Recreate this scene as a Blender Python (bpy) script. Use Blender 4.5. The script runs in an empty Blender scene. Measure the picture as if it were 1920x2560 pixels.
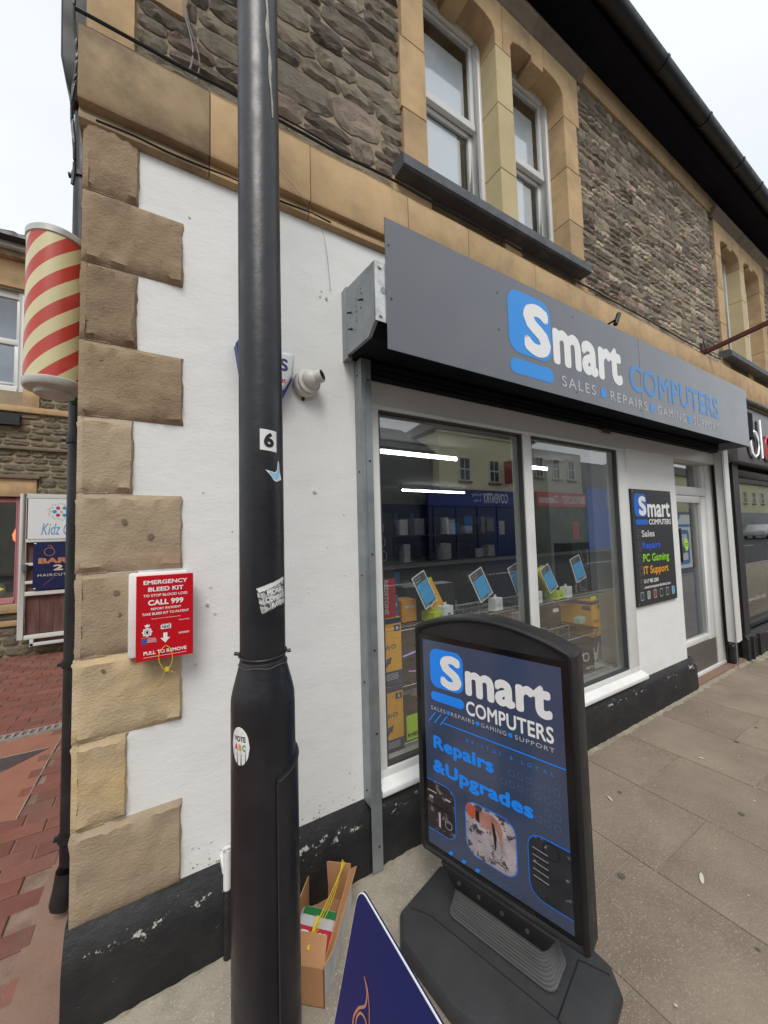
import bpy, bmesh, math, random
from mathutils import Matrix, Vector
S = bpy.context.scene
COL = S.collection
rad = math.radians

# ------------------------------------------------------------------ camera, world, sun, exposure
cam_d = bpy.data.cameras.new("camera")
cam = bpy.data.objects.new("camera", cam_d)
COL.objects.link(cam)
cam_d.sensor_fit = 'HORIZONTAL'
cam_d.sensor_width = 36.0
cam_d.lens = 36.0 * 940.58 / 1920.0
cam_d.clip_start = 0.02
cam_d.clip_end = 2000.0
Rz = Matrix.Rotation(rad(-5.65751725), 3, 'Z')
Rx = Matrix.Rotation(rad(93.60697703), 3, 'X')
Ry = Matrix.Rotation(rad(-25.43858382), 3, 'Y')
R = Rz @ Rx @ Ry
cam.matrix_world = Matrix.Translation((0, -1.65, 1.548)) @ R.to_4x4()
S.camera = cam

world = bpy.data.worlds.new("World")
S.world = world
world.use_nodes = True
wt = world.node_tree
wt.nodes.clear()
w_out = wt.nodes.new('ShaderNodeOutputWorld')
w_bg = wt.nodes.new('ShaderNodeBackground')
w_bg.inputs['Strength'].default_value = 0.12
w_sky = wt.nodes.new('ShaderNodeTexSky')
w_sky.sky_type = 'NISHITA'
w_sky.sun_disc = False
w_sky.sun_elevation = rad(52)
w_sky.sun_rotation = rad(205)
w_sky.air_density = 1.0
w_sky.dust_density = 2.0
w_tc = wt.nodes.new('ShaderNodeTexCoord')
w_map = wt.nodes.new('ShaderNodeMapping')
w_map.inputs['Scale'].default_value = (1.0, 1.0, 2.2)
w_no = wt.nodes.new('ShaderNodeTexNoise')
w_no.inputs['Scale'].default_value = 1.6
w_no.inputs['Detail'].default_value = 4.0
w_cr = wt.nodes.new('ShaderNodeValToRGB')
w_cr.color_ramp.elements[0].position = 0.3
w_cr.color_ramp.elements[0].color = (5.5, 5.85, 6.2, 1)
w_cr.color_ramp.elements[1].position = 0.72
w_cr.color_ramp.elements[1].color = (6.6, 6.8, 6.95, 1)
w_mix = wt.nodes.new('ShaderNodeMix')
w_mix.data_type = 'RGBA'
w_mix.inputs[0].default_value = 0.93
wt.links.new(w_tc.outputs['Generated'], w_map.inputs['Vector'])
wt.links.new(w_map.outputs['Vector'], w_no.inputs['Vector'])
wt.links.new(w_no.outputs['Fac'], w_cr.inputs['Fac'])
wt.links.new(w_sky.outputs['Color'], w_mix.inputs[6])
wt.links.new(w_cr.outputs['Color'], w_mix.inputs[7])
wt.links.new(w_mix.outputs[2], w_bg.inputs['Color'])
wt.links.new(w_bg.outputs['Background'], w_out.inputs['Surface'])

sun_d = bpy.data.lights.new("sun", 'SUN')
sun_d.energy = 1.45
sun_d.angle = rad(25)
sun_d.color = (1.0, 0.97, 0.92)
sun = bpy.data.objects.new("sun", sun_d)
COL.objects.link(sun)
sun.rotation_euler = (rad(38), 0, rad(-25))

S.view_settings.view_transform = 'Standard'
S.view_settings.look = 'None'
S.view_settings.exposure = 0.42
S.view_settings.gamma = 1.0
S.view_settings.use_curve_mapping = False
S.render.engine = 'CYCLES'
S.cycles.max_bounces = 8
S.cycles.transparent_max_bounces = 16

# ------------------------------------------------------------------ helpers
class MB:
    """collects faces, then becomes ONE mesh object"""
    def __init__(s):
        s.v = []; s.f = []
    def box(s, x0, x1, y0, y1, z0, z1):
        n = len(s.v)
        s.v += [(x0,y0,z0),(x1,y0,z0),(x1,y1,z0),(x0,y1,z0),(x0,y0,z1),(x1,y0,z1),(x1,y1,z1),(x0,y1,z1)]
        s.f += [tuple(n+i for i in q) for q in ((0,3,2,1),(4,5,6,7),(0,1,5,4),(1,2,6,5),(2,3,7,6),(3,0,4,7))]
        return s
    def face(s, pts):
        n = len(s.v); s.v += [tuple(p) for p in pts]; s.f.append(tuple(range(n, n+len(pts)))); return s
    def sweep(s, loops, cap=True, closed=True):
        n = len(s.v); m = len(loops[0])
        for l in loops: s.v += [tuple(p) for p in l]
        for k in range(len(loops)-1):
            for i in range(m if closed else m-1):
                j = (i+1) % m
                s.f.append((n+k*m+i, n+k*m+j, n+(k+1)*m+j, n+(k+1)*m+i))
        if cap:
            s.f.append(tuple(n+i for i in reversed(range(m))))
            s.f.append(tuple(n+(len(loops)-1)*m+i for i in range(m)))
        return s
    def prism_x(s, prof, x0, x1):      # prof = (y,z) points swept along x
        return s.sweep([[(x0,y,z) for y,z in prof], [(x1,y,z) for y,z in prof]])
    def prism_y(s, prof, y0, y1):      # prof = (x,z)
        return s.sweep([[(x,y0,z) for x,z in prof], [(x,y1,z) for x,z in prof]])
    def prism_z(s, prof, z0, z1):
        return s.sweep([[(x,y,z0) for x,y in prof], [(x,y,z1) for x,y in prof]])
    def lathe(s, cx, cy, prof, n=32):  # prof = (r,z)
        return s.sweep([[(cx+r*math.cos(2*math.pi*i/n), cy+r*math.sin(2*math.pi*i/n), z) for i in range(n)] for r, z in prof])
    def tube(s, pts, r, n=8):
        pts = [Vector(p) for p in pts]; loops = []
        ref = Vector((0,0,1))
        for i, p in enumerate(pts):
            d = (pts[min(i+1,len(pts)-1)] - pts[max(i-1,0)]).normalized()
            a = d.cross(ref)
            if a.length < .05: a = d.cross(Vector((1,0,0)))
            a.normalize(); b = d.cross(a)
            rr = r[i] if isinstance(r, (list, tuple)) else r
            loops.append([p + a*rr*math.cos(2*math.pi*k/n) + b*rr*math.sin(2*math.pi*k/n) for k in range(n)])
        return s.sweep(loops)
    def xf(s, m, start=0):
        for i in range(start, len(s.v)): s.v[i] = tuple(m @ Vector(s.v[i]))
        return s
    def add(s, o, m=None):
        n = len(s.v)
        s.v += [tuple(m @ Vector(p)) if m else p for p in o.v]
        s.f += [tuple(n+i for i in q) for q in o.f]
        return s

def wloc(o):
    l = Vector((0,0,0))
    while o is not None:
        l += o.location; o = o.parent
    return l

def obj(name, mb, mat, parent=None, smooth=False, bevel=0, seg=2, label=None, kind=None, local=False, fix=True):
    me = bpy.data.meshes.new(name)
    me.from_pydata(mb.v, [], mb.f)
    if parent is not None and not local:
        me.transform(Matrix.Translation(-wloc(parent)))
    if fix or bevel:
        bm = bmesh.new(); bm.from_mesh(me)
        if bevel:
            bmesh.ops.remove_doubles(bm, verts=bm.verts, dist=1e-5)
            bmesh.ops.recalc_face_normals(bm, faces=bm.faces)
            es = [e for e in bm.edges if len(e.link_faces) == 2 and e.calc_face_angle(0) > .5]
            try: bmesh.ops.bevel(bm, geom=es, offset=bevel, segments=seg, affect='EDGES', profile=.5)
            except Exception: pass
        else:
            bmesh.ops.recalc_face_normals(bm, faces=bm.faces)
        bm.to_mesh(me); bm.free()
    if smooth or bevel:
        me.polygons.foreach_set('use_smooth', [True]*len(me.polygons))
        me.set_sharp_from_angle(angle=rad(40 if smooth else 30))
    me.materials.append(mat)
    o = bpy.data.objects.new(name, me)
    COL.objects.link(o)
    if parent is not None: o.parent = parent
    if label: o['label'] = label
    if kind: o['kind'] = kind
    return o

def tag(o, label, cat, group=None):
    o['label'] = label; o['category'] = cat
    if group: o['group'] = group
    return o

def thing(name, label, cat, loc=(0,0,0), rot=(0,0,0), group=None):
    o = bpy.data.objects.new(name, None); COL.objects.link(o)
    o.empty_display_size = .1
    o.location = loc; o.rotation_euler = rot
    return tag(o, label, cat, group)

def struct(name, mb, mat, **k):
    o = obj(name, mb, mat, **k); o['kind'] = 'structure'; return o

def inst(name, mesh, parent, loc, scale=(1,1,1), rot=(0,0,0)):
    o = bpy.data.objects.new(name, mesh); COL.objects.link(o)
    o.parent = parent; o.location = Vector(loc) - wloc(parent); o.scale = scale; o.rotation_euler = rot
    return o

class Pl:
    """a flat frame: origin, u axis, v axis (h = out of the surface)"""
    def __init__(s, o, u, v):
        s.o = Vector(o); s.u = Vector(u).normalized(); s.v = Vector(v).normalized(); s.n = s.u.cross(s.v)
    def p(s, u, v, h=0.0): return s.o + s.u*u + s.v*v + s.n*h
    def poly(s, mb, pts, h=.001): return mb.face([s.p(u, v, h) for u, v in pts])
    def rect(s, mb, u0, u1, v0, v1, h=.001): return s.poly(mb, [(u0,v0),(u1,v0),(u1,v1),(u0,v1)], h)
    def rr(s, mb, u0, u1, v0, v1, r, h=.001, skew=0): return s.poly(mb, rrect(u0,u1,v0,v1,r), h)
    def ring(s, mb, u0, u1, v0, v1, r, t, h=.001):
        a = rrect(u0,u1,v0,v1,r); b = rrect(u0+t,u1-t,v0+t,v1-t,max(r-t,.0005))
        n = len(a)
        for i in range(n):
            j = (i+1) % n
            mb.face([s.p(*a[i],h), s.p(*a[j],h), s.p(*b[j],h), s.p(*b[i],h)])
        return mb
    def disc(s, mb, u, v, r, h=.001, n=20, ru=None):
        return s.poly(mb, [(u+(ru or r)*math.cos(2*math.pi*i/n), v+r*math.sin(2*math.pi*i/n)) for i in range(n)], h)
    def line(s, mb, pts, w, h=.001):
        for (a, b) in zip(pts, pts[1:]):
            d = Vector((b[0]-a[0], b[1]-a[1]))
            if d.length < 1e-6: continue
            d.normalize(); q = Vector((-d.y, d.x))*w/2
            s.poly(mb, [(a[0]-q.x,a[1]-q.y),(b[0]-q.x,b[1]-q.y),(b[0]+q.x,b[1]+q.y),(a[0]+q.x,a[1]+q.y)], h)
        return mb
    def text(s, mb, t, u0, u1, v0, v1, bold=.0, h=.001, spacing=1.0, shear=0, rot=0):
        vs, fs = glyphs(t, bold, spacing, shear)
        xs = [p[0] for p in vs]; ys = [p[1] for p in vs]
        a0, a1, b0, b1 = min(xs), max(xs), min(ys), max(ys)
        sx = (a1-a0); sy = (b1-b0)
        cp = [(0, 0)] if bold <= 0 else [(bold*math.cos(k*math.pi/4), bold*math.sin(k*math.pi/4)) for k in range(8)] + [(0, 0)]
        a0 -= bold; a1 += bold; b0 -= bold; b1 += bold
        for ci, (ox, oy) in enumerate(cp):
          n = len(mb.v)
          for x, y in vs:
            x += ox; y += oy
            fx = (x-a0)/(a1-a0); fy = (y-b0)/(b1-b0)
            if rot == 90:  fx, fy = 1-fy, fx
            if rot == -90: fx, fy = fy, 1-fx
            mb.v.append(tuple(s.p(u0+(u1-u0)*fx, v0+(v1-v0)*fy, h+ci*3e-5)))
          mb.f += [tuple(n+i for i in f) for f in fs]
        return mb

def rrect(u0, u1, v0, v1, r, n=6):
    pts = []
    r = min(r, (u1-u0)/2-1e-5, (v1-v0)/2-1e-5)
    for cx, cy, a in ((u1-r,v0+r,-90),(u1-r,v1-r,0),(u0+r,v1-r,90),(u0+r,v0+r,180)):
        for i in range(n+1):
            t = rad(a + 90*i/n); pts.append((cx+r*math.cos(t), cy+r*math.sin(t)))
    return pts

_gl = {}
def glyphs(t, bold, spacing, shear):
    k = (t, spacing, shear)
    if k in _gl: return _gl[k]
    c = bpy.data.curves.new("lettering", 'FONT')
    c.body = t; c.size = 1; c.space_character = spacing; c.shear = shear
    c.dimensions = '2D'; c.fill_mode = 'BOTH'; c.resolution_u = 4
    o = bpy.data.objects.new("lettering", c); COL.objects.link(o)
    dg = bpy.context.evaluated_depsgraph_get(); dg.update()
    me = bpy.data.meshes.new_from_object(o.evaluated_get(dg))
    r = ([(v.co.x, v.co.y) for v in me.vertices], [tuple(p.vertices) for p in me.polygons])
    bpy.data.objects.remove(o); bpy.data.curves.remove(c); bpy.data.meshes.remove(me)
    _gl[k] = r
    return r

def smooth_pts(P, n=6):
    P = [Vector(p) for p in P]; out = []
    for i in range(len(P)-1):
        p0, p1, p2, p3 = P[max(i-1,0)], P[i], P[i+1], P[min(i+2,len(P)-1)]
        for k in range(n):
            t = k/n; out.append(.5*((2*p1)+(-p0+p2)*t+(2*p0-5*p1+4*p2-p3)*t*t+(-p0+3*p1-3*p2+p3)*t**3))
    return out+[P[-1]]

# ------------------------------------------------------------------ materials
MT = {}
def N(nt, typ, **kw):
    n = nt.nodes.new(typ)
    for k, v in kw.items():
        if k in n.inputs: n.inputs[k].default_value = v
        else: setattr(n, k, v)
    return n

def mat(name, col, rough=.6, metal=0.0, var=0.12, vscale=6.0, bump=0.0, bscale=40.0, dirt=None, dscale=3.0, damt=.5, band=None,
        spec=.5, coat=0.0, rnd=0.0, palette=None, stretch=(1,1,1), bump2=0.0, b2scale=8.0, peel=None, pscale=12.0, pth=.68,
        emit=None, estr=0.0, rvar=0.0, speck=None, sscale=200., sth=.68):
    """one procedural surface: colour noise, dirt patches, flaking, specks, two bump octaves"""
    if name in MT: return MT[name]
    m = bpy.data.materials.new(name); m.use_nodes = True
    nt = m.node_tree; L = nt.links.new
    b = nt.nodes['Principled BSDF']
    b.inputs['Roughness'].default_value = rough
    b.inputs['Metallic'].default_value = metal
    b.inputs['Specular IOR Level'].default_value = spec
    if coat: b.inputs['Coat Weight'].default_value = coat; b.inputs['Coat Roughness'].default_value = .08
    tc = N(nt, 'ShaderNodeTexCoord'); mp = N(nt, 'ShaderNodeMapping')
    mp.inputs['Scale'].default_value = stretch
    L(tc.outputs['Object'], mp.inputs['Vector'])
    oi = N(nt, 'ShaderNodeObjectInfo')
    geo = N(nt, 'ShaderNodeNewGeometry')
    add = N(nt, 'ShaderNodeMath', operation='ADD')
    L(oi.outputs['Random'], add.inputs[0]); L(geo.outputs['Random Per Island'], add.inputs[1])
    fr = N(nt, 'ShaderNodeMath', operation='FRACT'); L(add.outputs[0], fr.inputs[0])
    w = N(nt, 'ShaderNodeMath', operation='MULTIPLY'); w.inputs[1].default_value = 37.0
    L(oi.outputs['Random'], w.inputs[0])
    def noise(scale, detail=5.0, rg=.55, dim4=True):
        n = N(nt, 'ShaderNodeTexNoise', noise_dimensions='4D'); n.inputs['Scale'].default_value = scale
        n.inputs['Detail'].default_value = detail; n.inputs['Roughness'].default_value = rg
        L(mp.outputs['Vector'], n.inputs['Vector']); L(w.outputs[0], n.inputs['W'])
        return n
    def mixc(fac, a, bb, blend='MIX'):
        x = N(nt, 'ShaderNodeMix', data_type='RGBA', blend_type=blend)
        for i, q in ((0,fac),(6,a),(7,bb)):
            if hasattr(q, 'is_linked'): L(q, x.inputs[i])
            elif i: x.inputs[i].default_value = (*q, 1) if len(q) == 3 else q
            else: x.inputs[0].default_value = q
        return x.outputs[2]
    def ramp(src, lo, hi):
        r = N(nt, 'ShaderNodeMapRange'); r.inputs['From Min'].default_value = lo; r.inputs['From Max'].default_value = hi
        L(src, r.inputs['Value']); return r.outputs['Result']
    if palette:
        cr = N(nt, 'ShaderNodeValToRGB'); cr.color_ramp.interpolation = 'LINEAR'
        e = cr.color_ramp.elements
        while len(e) < len(palette): e.new(.5)
        for i, c in enumerate(palette):
            e[i].position = i/(len(palette)-1); e[i].color = (*c, 1)
        L(fr.outputs[0], cr.inputs['Fac']); base = cr.outputs['Color']
    else:
        rgb = N(nt, 'ShaderNodeRGB'); rgb.outputs[0].default_value = (*col, 1); base = rgb.outputs[0]
    if var:
        n = noise(vscale)
        f = ramp(n.outputs['Fac'], .25, .75)
        hi = mixc(1.0, base, (1+var,)*3, 'MULTIPLY'); lo = mixc(1.0, base, (1-var,)*3, 'MULTIPLY')
        base = mixc(f, lo, hi)
    if rnd:
        r1 = N(nt, 'ShaderNodeMapRange'); r1.inputs['To Min'].default_value = 1-rnd; r1.inputs['To Max'].default_value = 1+rnd
        L(fr.outputs[0], r1.inputs['Value'])
        v = N(nt, 'ShaderNodeVectorMath', operation='SCALE'); L(base, v.inputs[0]); L(r1.outputs[0], v.inputs['Scale'])
        base = v.outputs[0]
    if dirt:
        n = noise(dscale, 8.0, .65)
        f = ramp(n.outputs['Fac'], .48, .72)
        mm = N(nt, 'ShaderNodeMath', operation='MULTIPLY'); mm.inputs[1].default_value = damt; L(f, mm.inputs[0])
        base = mixc(mm.outputs[0], base, dirt)
    if speck:
        n = noise(sscale, 3.0, .6)
        f = ramp(n.outputs['Fac'], sth, sth+.06)
        base = mixc(f, base, speck)
    if peel:
        n = noise(pscale, 10.0, .7)
        f = ramp(n.outputs['Fac'], pth, pth+.02)
        base = mixc(f, base, peel)
    if band:      # worn arris: chips gather along one height of the moulding
        sp_ = N(nt, 'ShaderNodeSeparateXYZ'); L(tc.outputs['Object'], sp_.inputs[0])
        n = noise(28, 8.0, .75)
        r0_ = N(nt, 'ShaderNodeMapRange'); r0_.inputs['From Min'].default_value = band[0]; r0_.inputs['From Max'].default_value = (band[0]+band[1])/2; L(sp_.outputs['Z'], r0_.inputs['Value'])
        r1_ = N(nt, 'ShaderNodeMapRange'); r1_.inputs['From Min'].default_value = band[1]; r1_.inputs['From Max'].default_value = (band[0]+band[1])/2; L(sp_.outputs['Z'], r1_.inputs['Value'])
        mn = N(nt, 'ShaderNodeMath', operation='MINIMUM'); L(r0_.outputs[0], mn.inputs[0]); L(r1_.outputs[0], mn.inputs[1])
        m2_ = N(nt, 'ShaderNodeMath', operation='MULTIPLY_ADD'); m2_.inputs[1].default_value = .16; L(mn.outputs[0], m2_.inputs[0]); L(n.outputs['Fac'], m2_.inputs[2])
        n3 = noise(2.3, 2.0, .5); m3_ = N(nt, 'ShaderNodeMath', operation='MULTIPLY_ADD'); m3_.inputs[1].default_value = .35; L(n3.outputs['Fac'], m3_.inputs[0]); L(m2_.outputs[0], m3_.inputs[2])
        f = ramp(m3_.outputs[0], .89, .915)
        base = mixc(f, base, (.5,.49,.44))
    L(base, b.inputs['Base Color'])
    if rvar:
        n = noise(vscale*1.7)
        r = N(nt, 'ShaderNodeMapRange'); r.inputs['From Min'].default_value = .3; r.inputs['From Max'].default_value = .7
        r.inputs['To Min'].default_value = max(rough-rvar, .02); r.inputs['To Max'].default_value = min(rough+rvar, 1)
        L(n.outputs['Fac'], r.inputs['Value']); L(r.outputs[0], b.inputs['Roughness'])
    prev = None
    for amt, sc in ((bump2, b2scale), (bump, bscale)):
        if amt:
            n = noise(sc, 6.0, .6)
            bp = N(nt, 'ShaderNodeBump'); bp.inputs['Strength'].default_value = min(amt, 1.0)
            bp.inputs['Distance'].default_value = .004*max(1, amt) if sc > 30 else .02*max(1, amt)
            L(n.outputs['Fac'], bp.inputs['Height'])
            if prev: L(prev, bp.inputs['Normal'])
            prev = bp.outputs['Normal']
    if prev: L(prev, b.inputs['Normal'])
    if emit:
        b.inputs['Emission Color'].default_value = (*emit, 1); b.inputs['Emission Strength'].default_value = estr
    MT[name] = m
    return m

def glass(name, tint=(.9,.95,.93), ior=.06):
    if name in MT: return MT[name]
    m = bpy.data.materials.new(name); m.use_nodes = True
    nt = m.node_tree; nt.nodes.clear(); L = nt.links.new
    o = N(nt, 'ShaderNodeOutputMaterial'); t = N(nt, 'ShaderNodeBsdfTransparent'); g = N(nt, 'ShaderNodeBsdfGlossy')
    t.inputs['Color'].default_value = (*tint, 1); g.inputs['Roughness'].default_value = .0
    tc = N(nt, 'ShaderNodeTexCoord')
    n = N(nt, 'ShaderNodeTexNoise'); n.inputs['Scale'].default_value = 1.3; n.inputs['Detail'].default_value = 0
    L(tc.outputs['Object'], n.inputs['Vector'])
    bp = N(nt, 'ShaderNodeBump'); bp.inputs['Strength'].default_value = .05; bp.inputs['Distance'].default_value = .01
    L(n.outputs['Fac'], bp.inputs['Height']); L(bp.outputs[0], g.inputs['Normal'])
    ge = N(nt, 'ShaderNodeNewGeometry')
    dt = N(nt, 'ShaderNodeVectorMath', operation='DOT_PRODUCT'); L(ge.outputs['Normal'], dt.inputs[0]); L(ge.outputs['Incoming'], dt.inputs[1])
    ab_ = N(nt, 'ShaderNodeMath', operation='ABSOLUTE'); L(dt.outputs['Value'], ab_.inputs[0])
    om = N(nt, 'ShaderNodeMath', operation='SUBTRACT'); om.inputs[0].default_value = 1.0; L(ab_.outputs[0], om.inputs[1])
    pw_ = N(nt, 'ShaderNodeMath', operation='POWER'); pw_.inputs[1].default_value = 5.0; L(om.outputs[0], pw_.inputs[0])
    f = N(nt, 'ShaderNodeMapRange'); f.inputs['To Min'].default_value = ior; f.inputs['To Max'].default_value = 1.0; L(pw_.outputs[0], f.inputs['Value'])
    x = N(nt, 'ShaderNodeMixShader'); L(f.outputs[0], x.inputs[0]); L(t.outputs[0], x.inputs[1]); L(g.outputs[0], x.inputs[2])
    L(x.outputs[0], o.inputs['Surface'])
    MT[name] = m
    return m

RUB = mat('rubble_stone', (.2,.17,.14), .9, var=.32, vscale=3.5, palette=[(.46,.385,.285),(.35,.30,.235),(.52,.445,.33),(.42,.31,.255),(.30,.265,.22),(.48,.405,.30),(.40,.345,.27)],
          dirt=(.05,.045,.04), dscale=2.2, damt=.45, bump=.9, bscale=45, bump2=.9, b2scale=9, stretch=(1,1,2.2), spec=.2)
RUBS = mat('rubble_stone_unit', (.2,.17,.14), .9, var=.35, vscale=1.3, palette=[(.46,.385,.285),(.35,.30,.235),(.52,.445,.33),(.42,.31,.255),(.30,.265,.22),(.48,.405,.30),(.40,.345,.27)],
          dirt=(.13,.11,.09), dscale=1.6, damt=.5, speck=(.5,.43,.32), sscale=9, sth=.68, bump=1.0, bscale=22, bump2=.7, b2scale=4.0, stretch=(1,1,1.6), spec=.2)
MORT = mat('mortar', (.33,.265,.185), .95, var=.3, vscale=5, bump=.8, bscale=60, dirt=(.07,.06,.05), damt=.6)
ASH = mat('bath_stone', (.53,.365,.20), .85, var=.16, vscale=7, rnd=.10, dirt=(.27,.20,.14), dscale=3.4, damt=.75, bump=.35, bscale=60, spec=.25, speck=(.2,.14,.09), sscale=60, sth=.70)
ASHP = mat('bath_stone_jamb', (.56,.46,.27), .85, var=.1, vscale=4, rnd=.08, dirt=(.33,.26,.15), dscale=2.4, damt=.4, bump=.35, bscale=60, spec=.25)
ASHD = mat('stained_shaded_bath_stone', (.38,.28,.17), .9, var=.2, vscale=4, rnd=.12, dirt=(.06,.045,.035), dscale=3.2, damt=.8, bump=.4, bscale=50, spec=.2)
HOOD = mat('hood_stone', (.24,.19,.14), .9, var=.3, vscale=5, rnd=.1, dirt=(.06,.05,.045), dscale=5, damt=.75, bump=.6, bscale=50, spec=.2)
QS = [mat('quoin_stone_dark', (.335,.245,.16), .9, var=.2, vscale=5, rnd=.1, dirt=(.15,.10,.065), dscale=5, damt=.75, bump=.9, bscale=95, bump2=.28, b2scale=14, spec=.2, stretch=(1,1,1.5), speck=(.13,.09,.06), sscale=55, sth=.66),
      mat('quoin_stone_buff', (.44,.345,.24), .9, var=.18, vscale=5, rnd=.1, dirt=(.24,.17,.11), dscale=5, damt=.65, bump=.9, bscale=95, bump2=.28, b2scale=14, spec=.2, stretch=(1,1,1.5), speck=(.5,.43,.32), sscale=50, sth=.68),
      mat('quoin_stone_gold', (.52,.41,.26), .9, var=.2, vscale=4, rnd=.08, dirt=(.60,.42,.17), dscale=3, damt=.7, bump=.9, bscale=95, bump2=.28, b2scale=14, spec=.2, stretch=(1,1,1.5), speck=(.6,.52,.38), sscale=50, sth=.68)]
WHITE = mat('white_masonry_paint', (.81,.81,.79), .7, var=.035, vscale=3, bump=.3, bscale=45, bump2=.2, b2scale=5, dirt=(.6,.59,.56), dscale=4, damt=.22, spec=.3, stretch=(1,1,1.8))
BLKP = mat('black_masonry_paint', (.016,.016,.018), .55, var=.3, vscale=8, bump=.6, bscale=40, bump2=.3, b2scale=9, peel=(.45,.43,.38), pscale=17, pth=.665, dirt=(.05,.048,.045), damt=.5, dscale=5, spec=.4, stretch=(1,1,1.6), band=(.17,.29))
UPVC = mat('white_upvc', (.72,.72,.70), .35, var=.03, vscale=4, dirt=(.5,.49,.45), dscale=7, damt=.25, spec=.5)
SILLW = mat('white_sill', (.8,.8,.79), .45, var=.04, vscale=7, dirt=(.5,.47,.42), dscale=9, damt=.3, bump=.2, bscale=30)
GALV = mat('galvanised_steel', (.30,.325,.335), .5, metal=.55, var=.12, vscale=9, dirt=(.16,.165,.17), dscale=6, damt=.5, rvar=.12, bump=.1, bscale=80)
GALVB = mat('bright_galvanised_steel', (.62,.63,.62), .4, metal=.6, var=.15, vscale=25, dirt=(.25,.25,.24), dscale=20, damt=.6, rvar=.15)
BLKM = mat('black_metal', (.012,.012,.014), .45, var=.3, vscale=8, rvar=.12, dirt=(.04,.04,.04), dscale=8, damt=.4)
POLE = mat('black_pole_paint', (.011,.0115,.015), .38, var=.3, vscale=7, rvar=.1, bump=.25, bscale=40, bump2=.1, b2scale=8, peel=(.38,.36,.33), pscale=16, pth=.72, spec=.55, dirt=(.035,.034,.034), dscale=6, damt=.4)
SIGNG = mat('anthracite_sign_panel', (.085,.09,.108), .3, var=.03, vscale=1.5, spec=.9, coat=.35, rvar=.04, dirt=(.15,.155,.17), dscale=2.0, damt=.25)
BLUE = mat('print_blue', (.016,.28,.80), .35, var=.02)
BLUEL = mat('print_light_blue', (.04,.24,.60), .35, var=.02)
BLUED = mat('poster_blue', (.012,.27,1.0), .3, var=.02)
PW = mat('print_white', (.86,.86,.86), .4, var=.02)
PGR = mat('print_grey', (.5,.52,.55), .4, var=.02)
PB = mat('print_black', (.012,.012,.014), .4, var=.02)
NAVYP = mat('poster_navy', (.05,.072,.135), .16, var=.25, vscale=2.0, spec=.5, coat=.5)
TOTEM = mat('black_rubberised_plastic', (.012,.012,.013), .5, var=.25, vscale=10, bump=.25, bscale=90, rvar=.1, dirt=(.04,.037,.033), dscale=7, damt=.4)
TBASE = mat('grey_black_base_plastic', (.036,.037,.040), .55, var=.25, vscale=6, bump=.35, bscale=120, rvar=.12, dirt=(.07,.065,.058), dscale=4, damt=.45)
TRIB = mat('ribbed_grey_plastic', (.12,.12,.122), .5, var=.2, vscale=9, bump=.2, bscale=90, dirt=(.2,.19,.17), dscale=12, damt=.4)
RED = mat('red_sign_plastic', (.56,.004,.012), .28, var=.04, spec=.5)
YEL = mat('yellow_plastic', (.75,.55,.02), .4, var=.05)
CARD = mat('corrugated_cardboard', (.46,.235,.105), .85, var=.1, vscale=6, bump=.2, bscale=60, dirt=(.3,.15,.07), dscale=5, damt=.4)
CARDW = mat('white_printed_cardboard', (.6,.6,.6), .7, var=.1, vscale=9, dirt=(.35,.36,.38), dscale=14, damt=.7)
NAVYB = mat('navy_gloss_board', (.006,.018,.11), .22, var=.1, vscale=2, coat=.0, spec=.4)
COPP = mat('copper_print', (.55,.24,.13), .35, var=.1, metal=.2)
BPRED = mat('barber_red', (.52,.055,.035), .35, var=.08, vscale=5, coat=.1)
BPCRM = mat('barber_cream', (.66,.60,.34), .35, var=.08, vscale=5, coat=.1)
BPWHT = mat('barber_cap_metal', (.55,.56,.53), .4, var=.12, vscale=9, dirt=(.28,.27,.22), dscale=8, damt=.6, metal=.2)
SLAB = mat('paving_slab', (.255,.203,.155), .75, var=.25, vscale=2.2, rnd=.05, bump=.9, bscale=120, bump2=.25, b2scale=25, dirt=(.155,.115,.085), dscale=1.4, damt=.75, speck=(.36,.305,.24), sscale=150, sth=.57, rvar=.2, spec=.4)
GROUT = mat('sandy_grout', (.30,.26,.20), .95, var=.3, vscale=9, bump=.8, bscale=60, dirt=(.12,.12,.075), dscale=6, damt=.6)
BRK = mat('clay_paver', (.23,.095,.072), .85, palette=[(.20,.075,.056),(.235,.088,.064),(.175,.07,.055),(.20,.092,.072),(.245,.10,.072)], var=.2, vscale=9, bump=.6, bscale=90, dirt=(.2,.15,.12), dscale=3, damt=.45, spec=.3)
SANDJ = mat('sand_joint', (.36,.30,.24), .95, var=.3, vscale=10, bump=.5, bscale=90)
PTERR = mat('terracotta_screed', (.30,.13,.085), .85, var=.15, vscale=6, bump=.5, bscale=80)
TARM = mat('dark_patch', (.07,.05,.05), .9, var=.2, vscale=9, bump=.7, bscale=120)
CONC = mat('concrete_apron', (.36,.315,.25), .9, var=.3, vscale=6, bump=.8, bscale=120, bump2=.3, b2scale=12, speck=(.50,.45,.36), sscale=150, sth=.585, dirt=(.16,.14,.11), dscale=4, damt=.5)
ASPH = mat('asphalt', (.05,.05,.052), .85, var=.25, vscale=3, bump=.6, bscale=150, rvar=.1)
SOFF = mat('black_soffit_paint', (.008,.008,.013), .75, var=.3, vscale=3, spec=.15)
LEAD = mat('slate_sill', (.085,.092,.105), .6, var=.2, vscale=8, dirt=(.17,.17,.165), dscale=8, damt=.5, bump=.4, bscale=50)
TILE = mat('roof_tile', (.05,.042,.038), .85, var=.3, vscale=6, rnd=.25, bump=.5, bscale=50)
PINK = mat('pink_frame_paint', (.46,.185,.20), .5, var=.1, vscale=7)
DARKIN = mat('dark_interior', (.03,.03,.032), .9, var=.2)
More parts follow.
